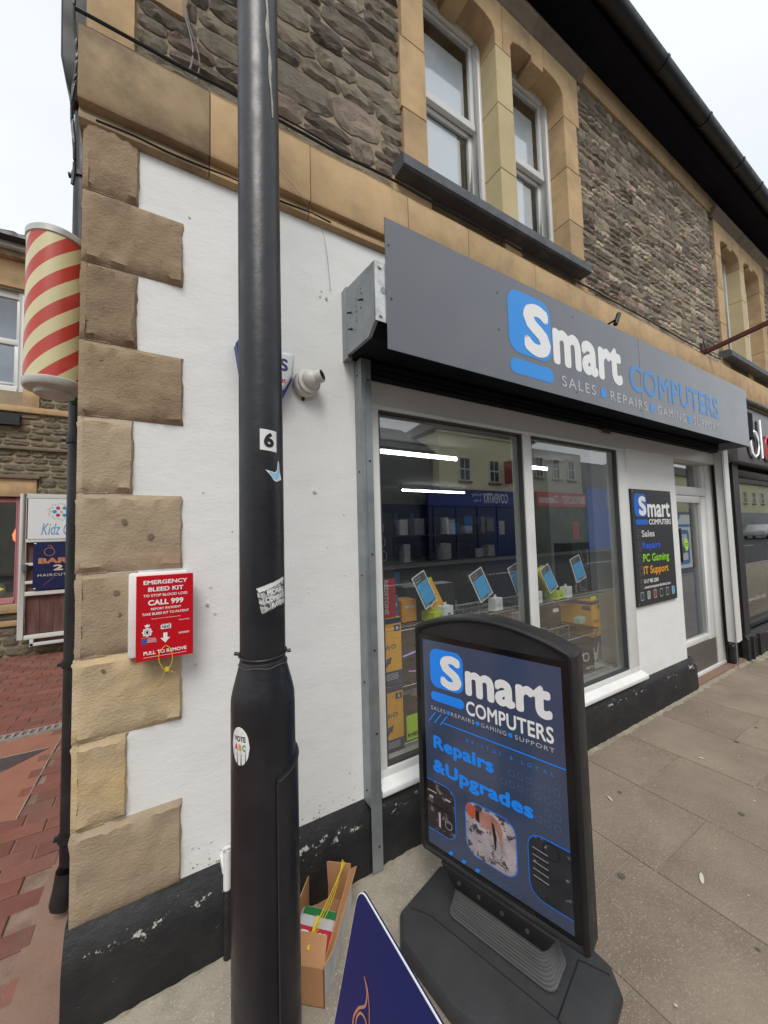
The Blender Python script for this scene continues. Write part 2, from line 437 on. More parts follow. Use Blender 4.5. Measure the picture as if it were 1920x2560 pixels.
SKYB = mat('sky_glare_sheet', (.90,.92,.95), .9, var=.04, vscale=1.5)
RUST = mat('rusty_red_steel', (.11,.032,.026), .8, var=.4, vscale=10, dirt=(.04,.02,.018), dscale=9, damt=.7, bump=.4, bscale=60)
GL = glass('shop_glass', (.97,.985,.975), .175)
GLU = glass('sash_glass', (.93,.95,.96), .13)
CHROME = mat('bright_wire', (.6,.6,.6), .3, metal=.9, var=.05)
WOODD = mat('dark_red_board', (.14,.062,.052), .7, var=.35, vscale=5, rnd=.15, stretch=(3,1,.5), dirt=(.25,.2,.18), dscale=5, damt=.35, bump=.3, bscale=40)

# ================================================================== GROUND
g = MB(); g.box(-60, 120, -60, 60, -.14, -.012)
struct('ground', g, mat('ground_base', (.1,.09,.08), .9))
road = MB(); road.box(-60, 120, -12.2, -3.6, -.012, -.004)
struct('road', road, ASPH)
mk = MB()
for i in range(20): mk.box(-20+i*6, -17+i*6, -7.95, -7.85, -.004, -.001)
struct('road_markings', mk, PW)
for y0, y1 in ((-3.6,-3.45), (-12.35,-12.2)):
    k = MB(); k.box(-60, 120, y0, y1, -.12, .012); struct('kerb', k, mat('kerb_stone', (.3,.28,.26), .8, bump=.4), bevel=.01)
fp = MB(); fp.box(-60, 120, -13.9, -12.35, -.1, .008); struct('far_pavement', fp, mat('far_paving', (.22,.2,.18), .8, var=.2, vscale=1))

rnd = random.Random(5)
pv = MB(); pv.box(-.262, 30, -3.45, .25, -.1, -.006)
pave = struct('pavement', pv, GROUT)
def slab_mesh(w, l, r):
    m = MB(); z = .0
    nx, ny = 5, 6
    top = []
    for j in range(ny+1):
        for i in range(nx+1):
            e = (i in (0, nx)) or (j in (0, ny))
            top.append((w*i/nx, l*j/ny, -.0018 if e else (r.random()-.5)*.0012))
    m.v = top[:]
    for j in range(ny):
        for i in range(nx):
            a = j*(nx+1)+i; m.f.append((a, a+1, a+nx+2, a+nx+1))
    rim = [(0,0),(w,0),(w,l),(0,l)]; n = len(m.v)
    m.v += [(x,y,-.03) for x,y in rim]
    c = [0, nx, (ny+1)*(nx+1)-1, ny*(nx+1)]
    ed = [[i for i in range(nx+1)], [i*(nx+1)+nx for i in range(ny+1)], [ny*(nx+1)+i for i in reversed(range(nx+1))], [i*(nx+1) for i in reversed(range(ny+1))]]
    for k in range(4): m.f.append(tuple(ed[k]) + (n+(k+1)%4, n+k))
    return m
xs = [-.25, .30, .88, 1.38, 1.93, 2.48, 3.02, 3.56, 4.15, 4.70, 5.26, 5.82, 6.4, 7.0, 7.6, 8.2, 8.8, 9.4, 10.0, 10.6]
slabs = {}
for i in range(len(xs)-1):
    y = -.035
    first = [.70, .45, .86, .6, .70, .38, .75, .5][i % 8]
    j = 0
    while y > -3.4:
        l = first if j == 0 else .88
        l = min(l, y+3.45)
        w = xs[i+1]-xs[i]-.006
        key = (round(w,3), round(l,3))
        if key not in slabs:
            o = obj('paving_slab', slab_mesh(w, l-.006, rnd), SLAB, parent=pave, local=True, fix=False)
            slabs[key] = o.data
        else:
            o = bpy.data.objects.new('paving_slab', slabs[key]); COL.objects.link(o); o.parent = pave
        o.location = (xs[i]+.003, y-l+.003, rnd.uniform(-.0008,.0008)); o.rotation_euler = (rnd.uniform(-.0012,.0012), rnd.uniform(-.0012,.0012), rnd.uniform(-.002,.002))
        y -= l; j += 1
# sandy, mossy fillet of mortar along the foot of the wall
def fillet(x0, x1, yf, dep, r, hz=.02):
    m = MB(); n = int((x1-x0)/.025); L = []
    for i in range(n+1):
        x = x0+(x1-x0)*i/n
        d = dep*(.65+.7*r.random()); h = hz*(.6+.8*r.random())
        L.append([(x, yf+.01, h), (x, yf-d*.35, h*.6), (x, yf-d, .001), (x, yf-d, -.02), (x, yf+.01, -.02)])
    m.sweep(L); return m
ap = fillet(-.26, 4.42, -.045, .035, rnd, .014)
ap.add(fillet(4.42, 5.7, -.03, .04, rnd, .012)); ap.add(fillet(5.7, 9, -.07, .05, rnd, .015))
struct('mortar_fillet', ap, GROUT)
# pale worn concrete apron at the corner, under the post and the box
ca = MB(); pts = []
for a in range(40):
    t = a/39
    pts.append((-.262+t*1.55, -.055 - (.74*(1-t)**.7 + .02) + rnd.uniform(-.012,.012)))
ca.sweep([[(x, y, .0035) for x, y in pts], [(x, -.05, .0055) for x, y in pts]], cap=False, closed=False)
struct('concrete_apron', ca, CONC)
# litter specks, leaves, chewing gum
lit = MB()
for i in range(70):
    x = rnd.uniform(.9, 5.5); y = rnd.uniform(-1.3,-.08); s = rnd.uniform(.002,.006); a = rnd.random()*6
    lit.face([(x+s*rnd.uniform(.7,1.3)*math.cos(a+k*1.05), y+s*rnd.uniform(.7,1.3)*math.sin(a+k*1.05), .0035) for k in range(6)])
o = obj('litter_specks', lit, mat('pale_litter', (.5,.46,.38), .8)); tag(o, 'tiny pale specks of grit and litter scattered on the slabs', 'litter'); o['kind'] = 'stuff'
lf = MB()
for x, y, s, a in ((2.05,-.86,.016,.4),(2.22,-.38,.011,1.2),(3.1,-.5,.009,2.2)):
    lf.sweep([[(x+s*1.8*math.cos(t)*math.cos(a)-s*.5*math.sin(t)*math.sin(a), y+s*1.8*math.cos(t)*math.sin(a)+s*.5*math.sin(t)*math.cos(a), z+.002*math.cos(t)) for t in [k*math.pi/5 for k in range(10)]] for z in (.004,.0065)])
o = obj('paper_scraps', lf, mat('scrap_paper', (.6,.57,.48), .8)); tag(o, 'few small pale paper scraps lying on the brown slabs', 'litter'); o['kind'] = 'stuff'

# side street: clay pavers, drain channel, terracotta and dark patches
bp = MB(); bp.box(-8, -.262, -3.45, 5.49, -.1, -.008)
bpv = struct('brick_paving', bp, mat('reddish_joint', (.22,.14,.105), .95, var=.3, vscale=10, bump=.5, bscale=90, dirt=(.36,.30,.24), dscale=7, damt=.8))
def small_block(w, l, h, c=.004):
    m = MB()
    a = [(0,0),(w,0),(w,l),(0,l)]; b = [(c,c),(w-c,c),(w-c,l-c),(c,l-c)]
    m.sweep([[(x,y,-h) for x,y in a], [(x,y,-c) for x,y in a], [(x,y,0) for x,y in b]])
    return m
bm_mesh = None; rest = MB(); nb = 0
cand = []
dark_tri = [(-2.3,2.27),(-.68,2.16),(-.86,1.60),(-1.5,.9),(-2.3,.9)]
def in_patch(x, y):
    # terracotta band with the dark patch: right edge runs from (-.60,2.45) down to (-.62,1.3), lower edge to the left
    if y > 2.50 or y < .95: return False
    if x > -.655+.03*(y-2.06)/.75: return False
    return y > 1.30 + (-.62-x)*.35 - .35*(x < -1.0)*0
row = 0; y = -1.2
while y < 5.45:
    x = -.30 - (.1075 if row % 2 else 0)
    if 2.54 < y+.05 < 2.66: pass
    while x > -2.6:
        cx, cy = x-.105, y+.05
        if not (2.53 < cy < 2.67) and not in_patch(cx, cy) and not (cx > -.50 and cy < .86): cand.append((x-.21, y))
        x -= .215
    y += .1065; row += 1
cand.sort(key=lambda p: (p[0]+.3)**2 + (p[1]-.6)**2*.25)
for k, (x, y) in enumerate(cand):
    if k < 300 and x < -.2:
        if bm_mesh is None:
            o = obj('brick', small_block(.208, .1, .06), BRK, parent=bpv, local=True); bm_mesh = o.data
        else:
            o = bpy.data.objects.new('brick', bm_mesh); COL.objects.link(o); o.parent = bpv
        o.location = (x, y, rnd.uniform(-.003,.001)); o.rotation_euler = (rnd.uniform(-.01,.01), rnd.uniform(-.008,.008), rnd.uniform(-.012,.012))
    else:
        rest.add(small_block(.208, .1, .06), Matrix.Translation((x, y, rnd.uniform(-.002,.001))))
obj('brick_infill', rest, BRK, parent=bpv, kind='stuff')
pt = MB(); pt.prism_z([(-2.6,2.50),(-.635,2.50),(-.655,2.06),(-.665,1.33),(-2.6,1.95)], -.02, -.001)
obj('terracotta_patch', pt, PTERR, parent=bpv)
dk = MB(); dk.prism_z([(-2.6,2.30),(-.69,2.19),(-.95,1.93),(-2.6,2.0)], -.01, .003)
obj('dark_patch', dk, TARM, parent=bpv)
mj = MB()
mj.tube([(-.632,2.52,0),(-.65,2.1,.001),(-.668,1.33,0)], .004, 6); mj.tube([(-2.6,2.31,.001),(-.69,2.2,.001),(-.95,1.93,.002),(-1.5,1.6,0)], .003, 6)
obj('pale_joint', mj, SANDJ, parent=bpv)
sc = MB(); sc.prism_z([(-.42,.90),(-.262,.90),(-.262,-1.2),(-.52,-1.2),(-.46,.1),(-.43,.45)], -.02, -.002)
obj('mortar_patch', sc, mat('reddish_mortar', (.26,.16,.115), .9, var=.25, vscale=5, bump=.6, bscale=70, dirt=(.17,.13,.10), dscale=2.5, damt=.7, speck=(.5,.4,.3), sscale=70, sth=.68), parent=bpv)
dc = MB()
dc.box(-2.8, -.27, 2.545, 2.56, -.05, .002); dc.box(-2.8, -.27, 2.64, 2.655, -.05, .002)
x = -2.8
while x < -.3: dc.box(x, x+.022, 2.56, 2.64, -.02, .002); x += .05
tag(obj('drain_channel', dc, mat('drain_grating', (.33,.33,.32), .6, metal=.3, dirt=(.15,.14,.13), dscale=9)), 'narrow grey slotted drain channel set across the red brick paving', 'drain')
dcb = MB(); dcb.box(-2.8,-.27,2.56,2.64,-.06,-.045); obj('drain_bed', dcb, PB, parent=bpv)
wd = MB()
for k in range(26):
    a = k*2.4; r_ = .004+.011*((k*7)%10)/10
    cx, cy = -.80+.02*math.cos(a)*((k%5)/5), .98+.02*math.sin(a)*((k%5)/5)
    wd.face([(cx,cy,.003),(cx+r_*math.cos(a-.4),cy+r_*math.sin(a-.4),.010),(cx+1.5*r_*math.cos(a),cy+1.5*r_*math.sin(a),.014),(cx+r_*math.cos(a+.4),cy+r_*math.sin(a+.4),.010)])
tag(obj('weed', wd, mat('weed_green', (.07,.16,.025), .7, var=.3), fix=False), 'small green weed growing in a joint of the brick paving', 'plant')

# ================================================================== CORNER BUILDING
bld = thing('corner_building', 'corner stone building with white painted shopfront wall, tan quoins and rubble upper floor', 'building', (-.25, 0, 0))
rw = MB()
rw.box(-.235, .845, 0, .3, .28, 3.07)                 # left of the window
rw.box(3.41, 4.31, 0, .3, .26, 2.27)                  # panel beside the door
rw.box(.845, 5.72, 0, .3, 2.335, 3.07)                # over the shopfront
rw.box(.845, 3.41, .0, .3, .0, .31)                   # under the sill
rw.box(4.31, 4.42, .101, .3, .0, 2.335)
wall = obj('render_wall', rw, WHITE, parent=bld)
# stop-chamfered white header board over window and door
hb = MB(); hb.box(.925, 5.40, -.004, .1, 2.215, 2.332); obj('header_board', hb, UPVC, parent=bld)
sw = MB(); sw.box(-.235, .06, .3, 5.4, 0, 5.5); obj('side_wall', sw, RUBS, parent=bld)
# plinth with sloped top
pl = MB()
prof = [(0.0,0),(-.058,0),(-.060,.05),(-.055,.195),(-.042,.235),(-.02,.272),(0,.302)]
pl.prism_x(prof, -.247, .905); pl.prism_x([(0,0),(-.05,0),(-.052,.05),(-.045,.235),(-.03,.262),(0,.29)], .905, 4.33)
pl.sweep([[(4.33,y,z) for y,z in [(.0,0),(-.05,0),(-.052,.05),(-.045,.235),(-.03,.262),(0,.29)]], [(4.385,y*.95+.002,z*.99) for y,z in [(.0,0),(-.05,0),(-.052,.05),(-.045,.235),(-.03,.262),(0,.29)]], [(4.42,y*.4+.03,z*.97) for y,z in [(.0,0),(-.05,0),(-.052,.05),(-.045,.235),(-.03,.262),(0,.29)]], [(4.425,.1,0),(4.425,.05,0),(4.425,.05,.05),(4.425,.05,.2),(4.425,.06,.25),(4.425,.1,.27)]])
pl.box(-.247,-.232,0,3,0,.30)
obj('plinth', pl, BLKP, parent=bld, smooth=True)

# quoins
def noisy_block(x0, x1, z0, z1, yf, r, ch=.02, nx=14, nz=9, amp=.004, back=.012, lc=None, slope=0.0):
    """rock with chamfered arrises and an uneven face"""
    m = MB(); lc = ch if lc is None else lc
    us = [0, ch/(x1-x0)*.9] + [ (i+1)/(nx-1) for i in range(nx-2) if .1 < (i+1)/(nx-1) < .9] + [1-ch*.35/(x1-x0), 1]
    vs = [0, ch/(z1-z0)*1.0] + [ (i+1)/(nz-1) for i in range(nz-2) if .1 < (i+1)/(nz-1) < .9] + [1-ch*.9/(z1-z0), 1]
    A, B = len(us), len(vs)
    for b_, v in enumerate(vs):
        for a_, u in enumerate(us):
            edge = a_ in (0, A-1) or b_ in (0, B-1)
            x = x0+(x1-x0)*u; z = z0+(z1-z0)*v
            if edge: y = back
            else: y = yf + (r.random()-.5)*amp*1.6 + amp*.8*math.sin(u*5+v*4+x0*30)
            if not edge or True:
                if 0 < a_ < A-1: x += (r.random()-.5)*amp*.8
                if 0 < b_ < B-1: z += (r.random()-.5)*amp*1.5
                if a_ == A-1: x += (r.random()-.5)*amp*1.2
            m.v.append((x, y, z))
    for b_ in range(B-1):
        for a_ in range(A-1):
            q = b_*A+a_; m.f.append((q, q+1, q+A+1, q+A))
    # sides back into the wall
    loop = [a_ for a_ in range(A)] + [b_*A+A-1 for b_ in range(1,B)] + [(B-1)*A+a_ for a_ in reversed(range(A-1))] + [b_*A for b_ in reversed(range(1,B-1))]
    n = len(m.v); m.v += [(m.v[i][0], .1, m.v[i][2]) for i in loop]
    for i in range(len(loop)):
        j = (i+1) % len(loop); m.f.append((loop[i], n+i, n+j, loop[j]))
    return m
qz = [3.105, 2.823, 2.55, 2.262, 1.988, 1.715, 1.436, 1.149, .873, .590, .302]
r = random.Random(3)
wr = [-.068, .083, -.07, .083, -.077, .083, -.06, .083, -.084, .083]
for i in range(10):
    mt = QS[0] if i < 4 else (QS[1] if i < 7 else QS[2])
    if i == 9: mt = QS[1]
    o = obj('quoin', noisy_block(-.238+r.uniform(-.002,.002), wr[i], qz[i+1]+(.0015 if i < 9 else -.008), qz[i]-.0015, -.017, r, ch=.02, back=-.0015, amp=.006, nx=(17 if i % 2 else 10), nz=11), mt, parent=bld, smooth=True)
    # return face round the corner
    m = noisy_block(-.004, .26, qz[i+1]+.0015, qz[i]-.0015, -.016, r, ch=.022, nx=8, back=.004)
    m.v = [(-.225+y if y < .05 else -.15, x, z) for x, y, z in m.v]
    obj('quoin_return', m, mt, parent=o, smooth=True)
ub = [3.432, 3.70, 3.97, 4.24, 4.52, 4.8, 5.08, 5.34]
for i in range(7):
    obj('quoin', noisy_block(-.238, -.085 if i % 2 == 0 else .095, ub[i]+.004, ub[i+1]-.004, -.012, r, ch=.008, amp=.003), ASHD if i > 1 else ASH, parent=bld, smooth=True)

# string course, block by block, roll below
jx = [-.252, .177, .609, 1.17, 1.62, 2.25, 3.02, 3.69, 4.40, 5.02, 5.53, 6.16, 6.9, 7.7, 8.5, 9.3]
sprof = [(.0,3.055),(-.012,3.055),(-.026,3.066),(-.03,3.085),(-.02,3.10),(-.02,3.112),(-.05,3.118),(-.055,3.13),(-.055,3.385),(-.045,3.41),(-.0,3.43),(.1,3.43),(.1,3.055)]
def string_course(parent, a, b):
    for i in range(len(jx)-1):
        if jx[i] < a or jx[i+1] > b+.01: continue
        m = MB()
        n = max(2, int((jx[i+1]-jx[i])/.12)); L = []
        for k in range(n+1):
            x = jx[i]+.002+(jx[i+1]-jx[i]-.004)*k/n
            L.append([(x, y+(r.random()-.5)*.003*(y<0), z+(r.random()-.5)*.003) for y, z in sprof])
        m.sweep(L)
        obj('string_course_block', m, ASHD if i == 0 else ASH, parent=parent, smooth=True)
string_course(bld, -.3, 5.53)

# rubble stones: shared units
def rock_unit(r):
    m = MB(); nx, nz = 7, 5
    wob = [r.uniform(-.05,.05) for _ in range(40)]
    tx, tz = r.uniform(-.25,.25), r.uniform(-.3,.3); k = 0
    for j in range(nz):
        for i in range(nx):
            u, v = i/(nx-1), j/(nz-1)
            e = min(u, 1-u, v, 1-v)
            uu, vv = u, v
            # round the corners
            du, dv = abs(u-.5)*2, abs(v-.5)*2
            c = max(0, du+dv-1.45)*.35
            uu = .5+(u-.5)*(1-c)+r.uniform(-.025,.025); vv = .5+(v-.5)*(1-c)+r.uniform(-.05,.05)
            if e < .01: y = .0
            else: y = -(.55+tx*(u-.5)+tz*(v-.5)+r.uniform(-.28,.28))
            m.v.append((uu, y, vv))
    for j in range(nz-1):
        for i in range(nx-1):
            a = j*nx+i
            if r.random() < .5: m.f += [(a,a+1,a+nx+1),(a,a+nx+1,a+nx)]
            else: m.f += [(a,a+1,a+nx),(a+1,a+nx+1,a+nx)]
    loop = [i for i in range(nx)] + [j*nx+nx-1 for j in range(1,nz)] + [(nz-1)*nx+i for i in reversed(range(nx-1))] + [j*nx for j in reversed(range(1,nz-1))]
    n = len(m.v); m.v += [(m.v[i][0], 1.2, m.v[i][2]) for i in loop]
    for i in range(len(loop)):
        j = (i+1) % len(loop); m.f.append((loop[i], n+i, n+j, loop[j]))
    return m
units = []
rr_ = random.Random(11)
for i in range(14): units.append(rock_unit(rr_))
unit_mesh = []
for u in units:
    me = bpy.data.meshes.new('stone'); me.from_pydata(u.v, [], u.f)
    b_ = bmesh.new(); b_.from_mesh(me); bmesh.ops.recalc_face_normals(b_, faces=b_.faces); b_.to_mesh(me); b_.free()
    me.materials.append(RUBS); unit_mesh.append(me)

def rubble_layout(x0, x1, z0, z1, r, hmin, hmax, wmin, wmax, skip=None):
    out = []; z = z0
    while z < z1-.02:
        h = min(r.uniform(hmin, hmax), z1-z)
        if z1-z-h < hmin*.6: h = z1-z
        x = x0 - r.uniform(0, wmin*.5)
        while x < x1:
            w = r.uniform(wmin, wmax)
            a, b = max(x, x0), min(x+w, x1)
            if x1-b < wmin*.5: b = x1; w = b-x
            if b-a > .03:
                if h > hmax*.62 and r.random() < .45:
                    s = r.uniform(.35,.65); mid = a+(b-a)*r.uniform(.4,.6) if r.random() < .3 and b-a > wmin*1.6 else None
                    out.append((a,b,z,z+h*s))
                    if mid: out += [(a,mid,z+h*s,z+h),(mid,b,z+h*s,z+h)]
                    else: out.append((a,b,z+h*s,z+h))
                else: out.append((a,b,z,z+h))
            x += w
        z += h
    return [s for s in out if not (skip and skip(s))]

def place_rubble(parent, stones, y, r, limit=300, dep=(.009,.028), infill_name='stone_infill', key=None, gap=.0045, far=False):
    order = sorted(range(len(stones)), key=lambda i: key(stones[i]) if key else -(stones[i][1]-stones[i][0])*(stones[i][3]-stones[i][2]))
    rest = MB()
    for c, i in enumerate(order):
        a, b, z0, z1 = stones[i]; w, h = b-a-gap, z1-z0-gap
        k = r.randrange(len(unit_mesh)); d = r.uniform(*dep)
        flip = r.random() < .5
        rot = r.uniform(-.05,.05) if h < w else 0
        if c < limit:
            o = bpy.data.objects.new('stone', unit_mesh[k]); COL.objects.link(o); o.parent = parent
            o.location = Vector((a+gap/2, y, z0+gap/2)) - wloc(parent)
            o.scale = (w, d, h); o.rotation_euler = (0, rot, 0)
        else:
            rest.add(units[k], Matrix.Translation((a+gap/2, y, z0+gap/2)) @ Matrix.Rotation(rot,4,'Y') @ Matrix.Diagonal((w, d, h, 1)))
    if rest.f: obj(infill_name, rest, RUB, parent=parent, kind='stuff')

def rect_minus(x0, x1, z0, z1, holes):
    """rectangles that tile x0..x1 x z0..z1 without the holes"""
    xs_ = sorted({x0, x1, *[h[0] for h in holes], *[h[1] for h in holes]}); out = []
    for a, b in zip(xs_, xs_[1:]):
        m = (a+b)/2; hs = sorted([(h[2], h[3]) for h in holes if h[0] < m < h[1]]); z = z0
        for h0, h1 in hs:
            if h0 > z: out.append((a, b, z, h0))
            z = max(z, h1)
        if z < z1: out.append((a, b, z, z1))
    return out
OPEN = [(1.36,1.995,3.60,5.14),(2.155,2.77,3.60,5.14)]
OPEN2 = [(a+4.61,b+4.61,c,d) for a,b,c,d in OPEN]
HOLE = [(1.30,2.84,3.56,5.2)]; HOLE2 = [(5.91,7.45,3.56,5.2)]
uw = MB()
for a,b,c,d in rect_minus(-.235, 5.72, 3.07, 5.56, HOLE): uw.box(a,b,.012,.35,c,d)
upper = obj('upper_wall', uw, MORT, parent=bld)
r = random.Random(21)
A_ = rubble_layout(-.08, 1.19, 3.432, 5.34, r, .07, .19, .12, .34, skip=lambda s: s[0] < -.02 and False)
A_ = [(max(a, .10) if any(ub[i] < (z0+z1)/2 < ub[i+1] and i % 2 for i in range(7)) else a, b, z0, z1) for a,b,z0,z1 in A_]
A_ = [s for s in A_ if s[1]-s[0] > .03]
B_ = rubble_layout(2.985, 5.70, 3.432, 5.335, r, .05, .13, .09, .26)
place_rubble(upper, [s for s in A_ if s[2] < 5.4]+B_, .008, r, 300, key=lambda s: -(s[1]-s[0])*(s[3]-s[2])/((s[0]+1.5)**2))
# plaster-like mortar strips beside the dressed stones
fz = MB(); fz.box(-.235, 5.72, -.012, .012, 5.34, 5.555); obj('frieze', fz, ASH, parent=bld)

def window_set(parent, dx, jamb_top=5.34):
    """twin sash window in its dressed stone surround"""
    def px(poly, name='surround_block', mt=ASH, y0=-.016, y1=.17):
        m = MB(); m.prism_y([(x+dx, z) for x, z in poly], y0, y1)
        obj(name, m, mt, parent=parent, bevel=.003, seg=1)
    g_ = .002
    for k, (z0, z1) in enumerate(((3.60,3.98),(3.98,4.42),(4.42,4.85))):
        px([(1.19+(.0,-.012,.006)[k],z0+g_),(1.36,z0+g_),(1.36,z1-g_),(1.19+(.0,-.012,.006)[k],z1-g_)])
        px([(2.77,z0+g_),(2.945+(.0,.015,-.005)[k],z0+g_),(2.945+(.0,.015,-.005)[k],z1-g_),(2.77,z1-g_)])
    for z0, z1 in ((3.60,4.02),(4.02,4.5),(4.5,4.93)):
        px([(1.995,z0+g_),(2.155,z0+g_),(2.155,z1-g_),(1.995,z1-g_)], mt=ASHP)
    T = jamb_top
    for (a, b, l, rgt) in ((1.36,1.995,1.19,2.075),(2.155,2.77,2.075,2.985)):
        c = (a+b)/2; left = l == 1.19; zb_l = 4.85 if left else 4.93; zb_r = 4.93 if left else 4.85
        px([(l+g_,zb_l+g_),(a,zb_l+g_),(a,5.03),(a+.03,5.075),(a+.10,5.10),(c-.07,5.11),(c-.085,T-g_),(l+g_,T-g_)])
        px([(c-.066,5.06),(c+.066,5.06),(c+.083,T-g_),(c-.083,T-g_)], name='keystone')
        px([(c+.07,5.11),(b-.10,5.10),(b-.03,5.075),(b,5.03),(b,zb_r+g_),(rgt-g_,zb_r+g_),(rgt-g_,T-g_),(c+.085,T-g_)])
    # hood mould
    hx = [1.13, 1.78, 2.42, 3.045]
    for a, b in zip(hx, hx[1:]):
        m = MB(); m.prism_x([(0,5.285),(-.018,5.285),(-.03,5.30),(-.04,5.325),(-.065,5.35),(-.075,5.365),(-.075,5.39),(0,5.40)], a+dx+.001, b+dx-.001)
        obj('hood_mould', m, HOOD, parent=parent, smooth=True)
    # sill slab with chamfered edge, and the blocks below
    sl = [1.11, 1.98, 2.86]
    for a, b in zip(sl, sl[1:]):
        m = MB(); m.prism_x([(.14,3.62),(.14,3.512),(-.10,3.505),(-.112,3.515),(-.112,3.572),(-.095,3.592)], a+dx+.001, b+dx-.001)
        obj('window_sill', m, LEAD, parent=parent)
    for a, b, mt_, y in ((1.10,1.37,ASH,-.02),(2.0,2.165,ASH,-.02),(2.79,2.96,ASH,-.02),(1.37,2.0,ASHD,.008),(2.165,2.79,ASHD,.008)):  # recessed panels take darker stone, painting in the shade under the sill
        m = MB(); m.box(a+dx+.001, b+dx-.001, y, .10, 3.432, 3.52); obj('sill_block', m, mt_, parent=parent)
    for a, b in ((1.36,1.995),(2.155,2.77)):
        w = MB(); a += dx; b += dx
        w.box(a,a+.045,.125,.19,3.60,5.14); w.box(b-.06,b,.125,.19,3.60,5.14); w.box(a+.045,b-.06,.125,.19,5.052,5.14); w.box(a+.045,b-.06,.125,.19,3.60,3.66)
        fr = obj('window_frame', w, UPVC, parent=parent, bevel=.003, seg=1)
        s_ = MB(); up = .0
        s_.box(a+.045,a+.075,.148,.178,4.43,5.06); s_.box(b-.090,b-.06,.148,.178,4.43,5.06); s_.box(a+.075,b-.090,.148,.178,5.03,5.06); s_.box(a+.045,b-.06,.142,.178,4.395,4.45)
        obj('upper_sash', s_, UPVC, parent=fr, bevel=.003, seg=1)
        s_ = MB()
        s_.box(a+.045,a+.08,.179,.20,3.66,4.395); s_.box(b-.10,b-.06,.179,.20,3.66,4.395); s_.box(a+.08,b-.10,.179,.20,3.66,3.73); s_.box(a+.08,b-.10,.179,.20,4.36,4.395)
        obj('lower_sash', s_, UPVC, parent=fr, bevel=.003, seg=1)
        gz = MB(); gz.box(a+.075,b-.090,.160,.164,4.45,5.03); gz.box(a+.08,b-.10,.188,.192,3.73,4.36)
        obj('pane', gz, GLU, parent=fr)
        bl = MB(); bl.box(a+.04,b-.105,.203,.206,4.45,4.96); bl.box(a+.04,b-.16,.203,.206,3.66,4.33)  # pale sheets added behind the glass to give the panes sky glare
        obj('pane_backing', bl, SKYB, parent=fr)
        rm = MB(); rm.box(a-.2,b+.2,1.6,1.65,3.3,5.4); rm.box(a-.25,a-.2,.35,1.6,3.3,5.4); rm.box(b+.2,b+.25,.35,1.6,3.3,5.4); rm.box(a-.2,b+.2,.35,1.6,5.4,5.45); rm.box(a-.2,b+.2,.35,1.6,3.25,3.3)
        obj('room_lining', rm, DARKIN, parent=fr)
window_set(bld, 0)

# eaves, soffit boards, gutter, roof
def eaves(parent, x0, x1):
    m = MB(); m.box(x0, x1, -.115, .3, 5.556, 5.58); obj('soffit_board', m, SOFF, parent=parent)
    m = MB(); m.box(x0, x1, -.255, -.118, 5.552, 5.576); obj('soffit_board', m, SOFF, parent=parent)
    m = MB(); m.box(x0, x1, -.258-.0, -.2555, 5.54, 5.66); obj('fascia_board', m, SOFF, parent=parent)
    gt = MB(); n = 12
    o_ = [(-.325+.065*math.cos(math.pi+math.pi*i/n), 5.612+.07*math.sin(math.pi+math.pi*i/n)) for i in range(n+1)]
    i_ = [(-.325+.058*math.cos(2*math.pi-math.pi*i/n), 5.612+.063*math.sin(2*math.pi-math.pi*i/n)) for i in range(n+1)]
    gt.prism_x(o_+i_, x0, x1)
    gg = obj('gutter', gt, BLKM, parent=parent, smooth=True)
    x = x0+.45
    while x < x1:
        b_ = MB(); b_.prism_x([(-.325+.072*math.cos(math.pi+math.pi*i/n), 5.612+.078*math.sin(math.pi+math.pi*i/n)) for i in range(n+1)]+[(-.325+.064*math.cos(2*math.pi-math.pi*i/n), 5.612+.069*math.sin(2*math.pi-math.pi*i/n)) for i in range(n+1)], x, x+.03)
        obj('gutter_bracket', b_, BLKM, parent=gg, smooth=True); x += .9
    rf = MB(); rf.sweep([[(x0,-.30,5.72),(x0,3.2,7.6),(x0,3.2,7.5),(x0,-.26,5.66)],[(x1,-.30,5.72),(x1,3.2,7.6),(x1,3.2,7.5),(x1,-.26,5.66)]])
    obj('roof', rf, TILE, parent=parent)
eaves(bld, -.30, 5.70)

# shop window
sf = thing('shop_window', 'large white framed shop window of two tall panes beside the door', 'shop window', (.93, 0, .3))
fr = MB()
fr.box(.93,.972,-.012,.09,.40,2.213); fr.box(3.262,3.408,-.012,.09,.40,2.213); fr.box(2.088,2.172,-.012,.09,.40,2.19)
fr.box(.93,3.408,-.0125,.0905,2.188,2.2135); fr.box(.93,3.408,-.0125,.0905,.365,.4015)
fro = obj('frame', fr, UPVC, parent=sf, bevel=.004, seg=2)
bd = MB()
for a, b in ((.972,2.088),(2.172,3.262)):
    bd.box(a,a+.012,-.002,.03,.402,2.187); bd.box(b-.012,b,-.002,.03,.402,2.187); bd.box(a+.012,b-.012,-.002,.03,2.176,2.187); bd.box(a+.012,b-.012,-.002,.03,.402,.416)
obj('glazing_bead', bd, mat('grey_gasket', (.05,.052,.055), .6), parent=sf)
for a, b in ((.984,2.076),(2.184,3.25)):
    p_ = MB(); p_.box(a,b,.032,.036,.416,2.176); obj('pane', p_, GL, parent=sf)
sl = MB(); sl.prism_x([(.0,.31),(-.062,.312),(-.066,.316),(-.066,.34),(-.06,.346),(-.012,.366),(.0,.366)], .91, 3.43)
obj('window_sill', sl, SILLW, parent=sf, bevel=.002, seg=1)
iss = MB(); iss.box(.93,3.41,.09,.75,.33,.372); obj('display_floor', iss, mat('display_floor', (.5,.55,.53), .5, dirt=(.3,.33,.32), dscale=6), parent=sf)
bw = MB(); bw.box(3.412,3.45,.301,.75,.37,2.2); obj('display_cheek', bw, mat('display_cheek', (.45,.5,.49), .5), parent=sf)

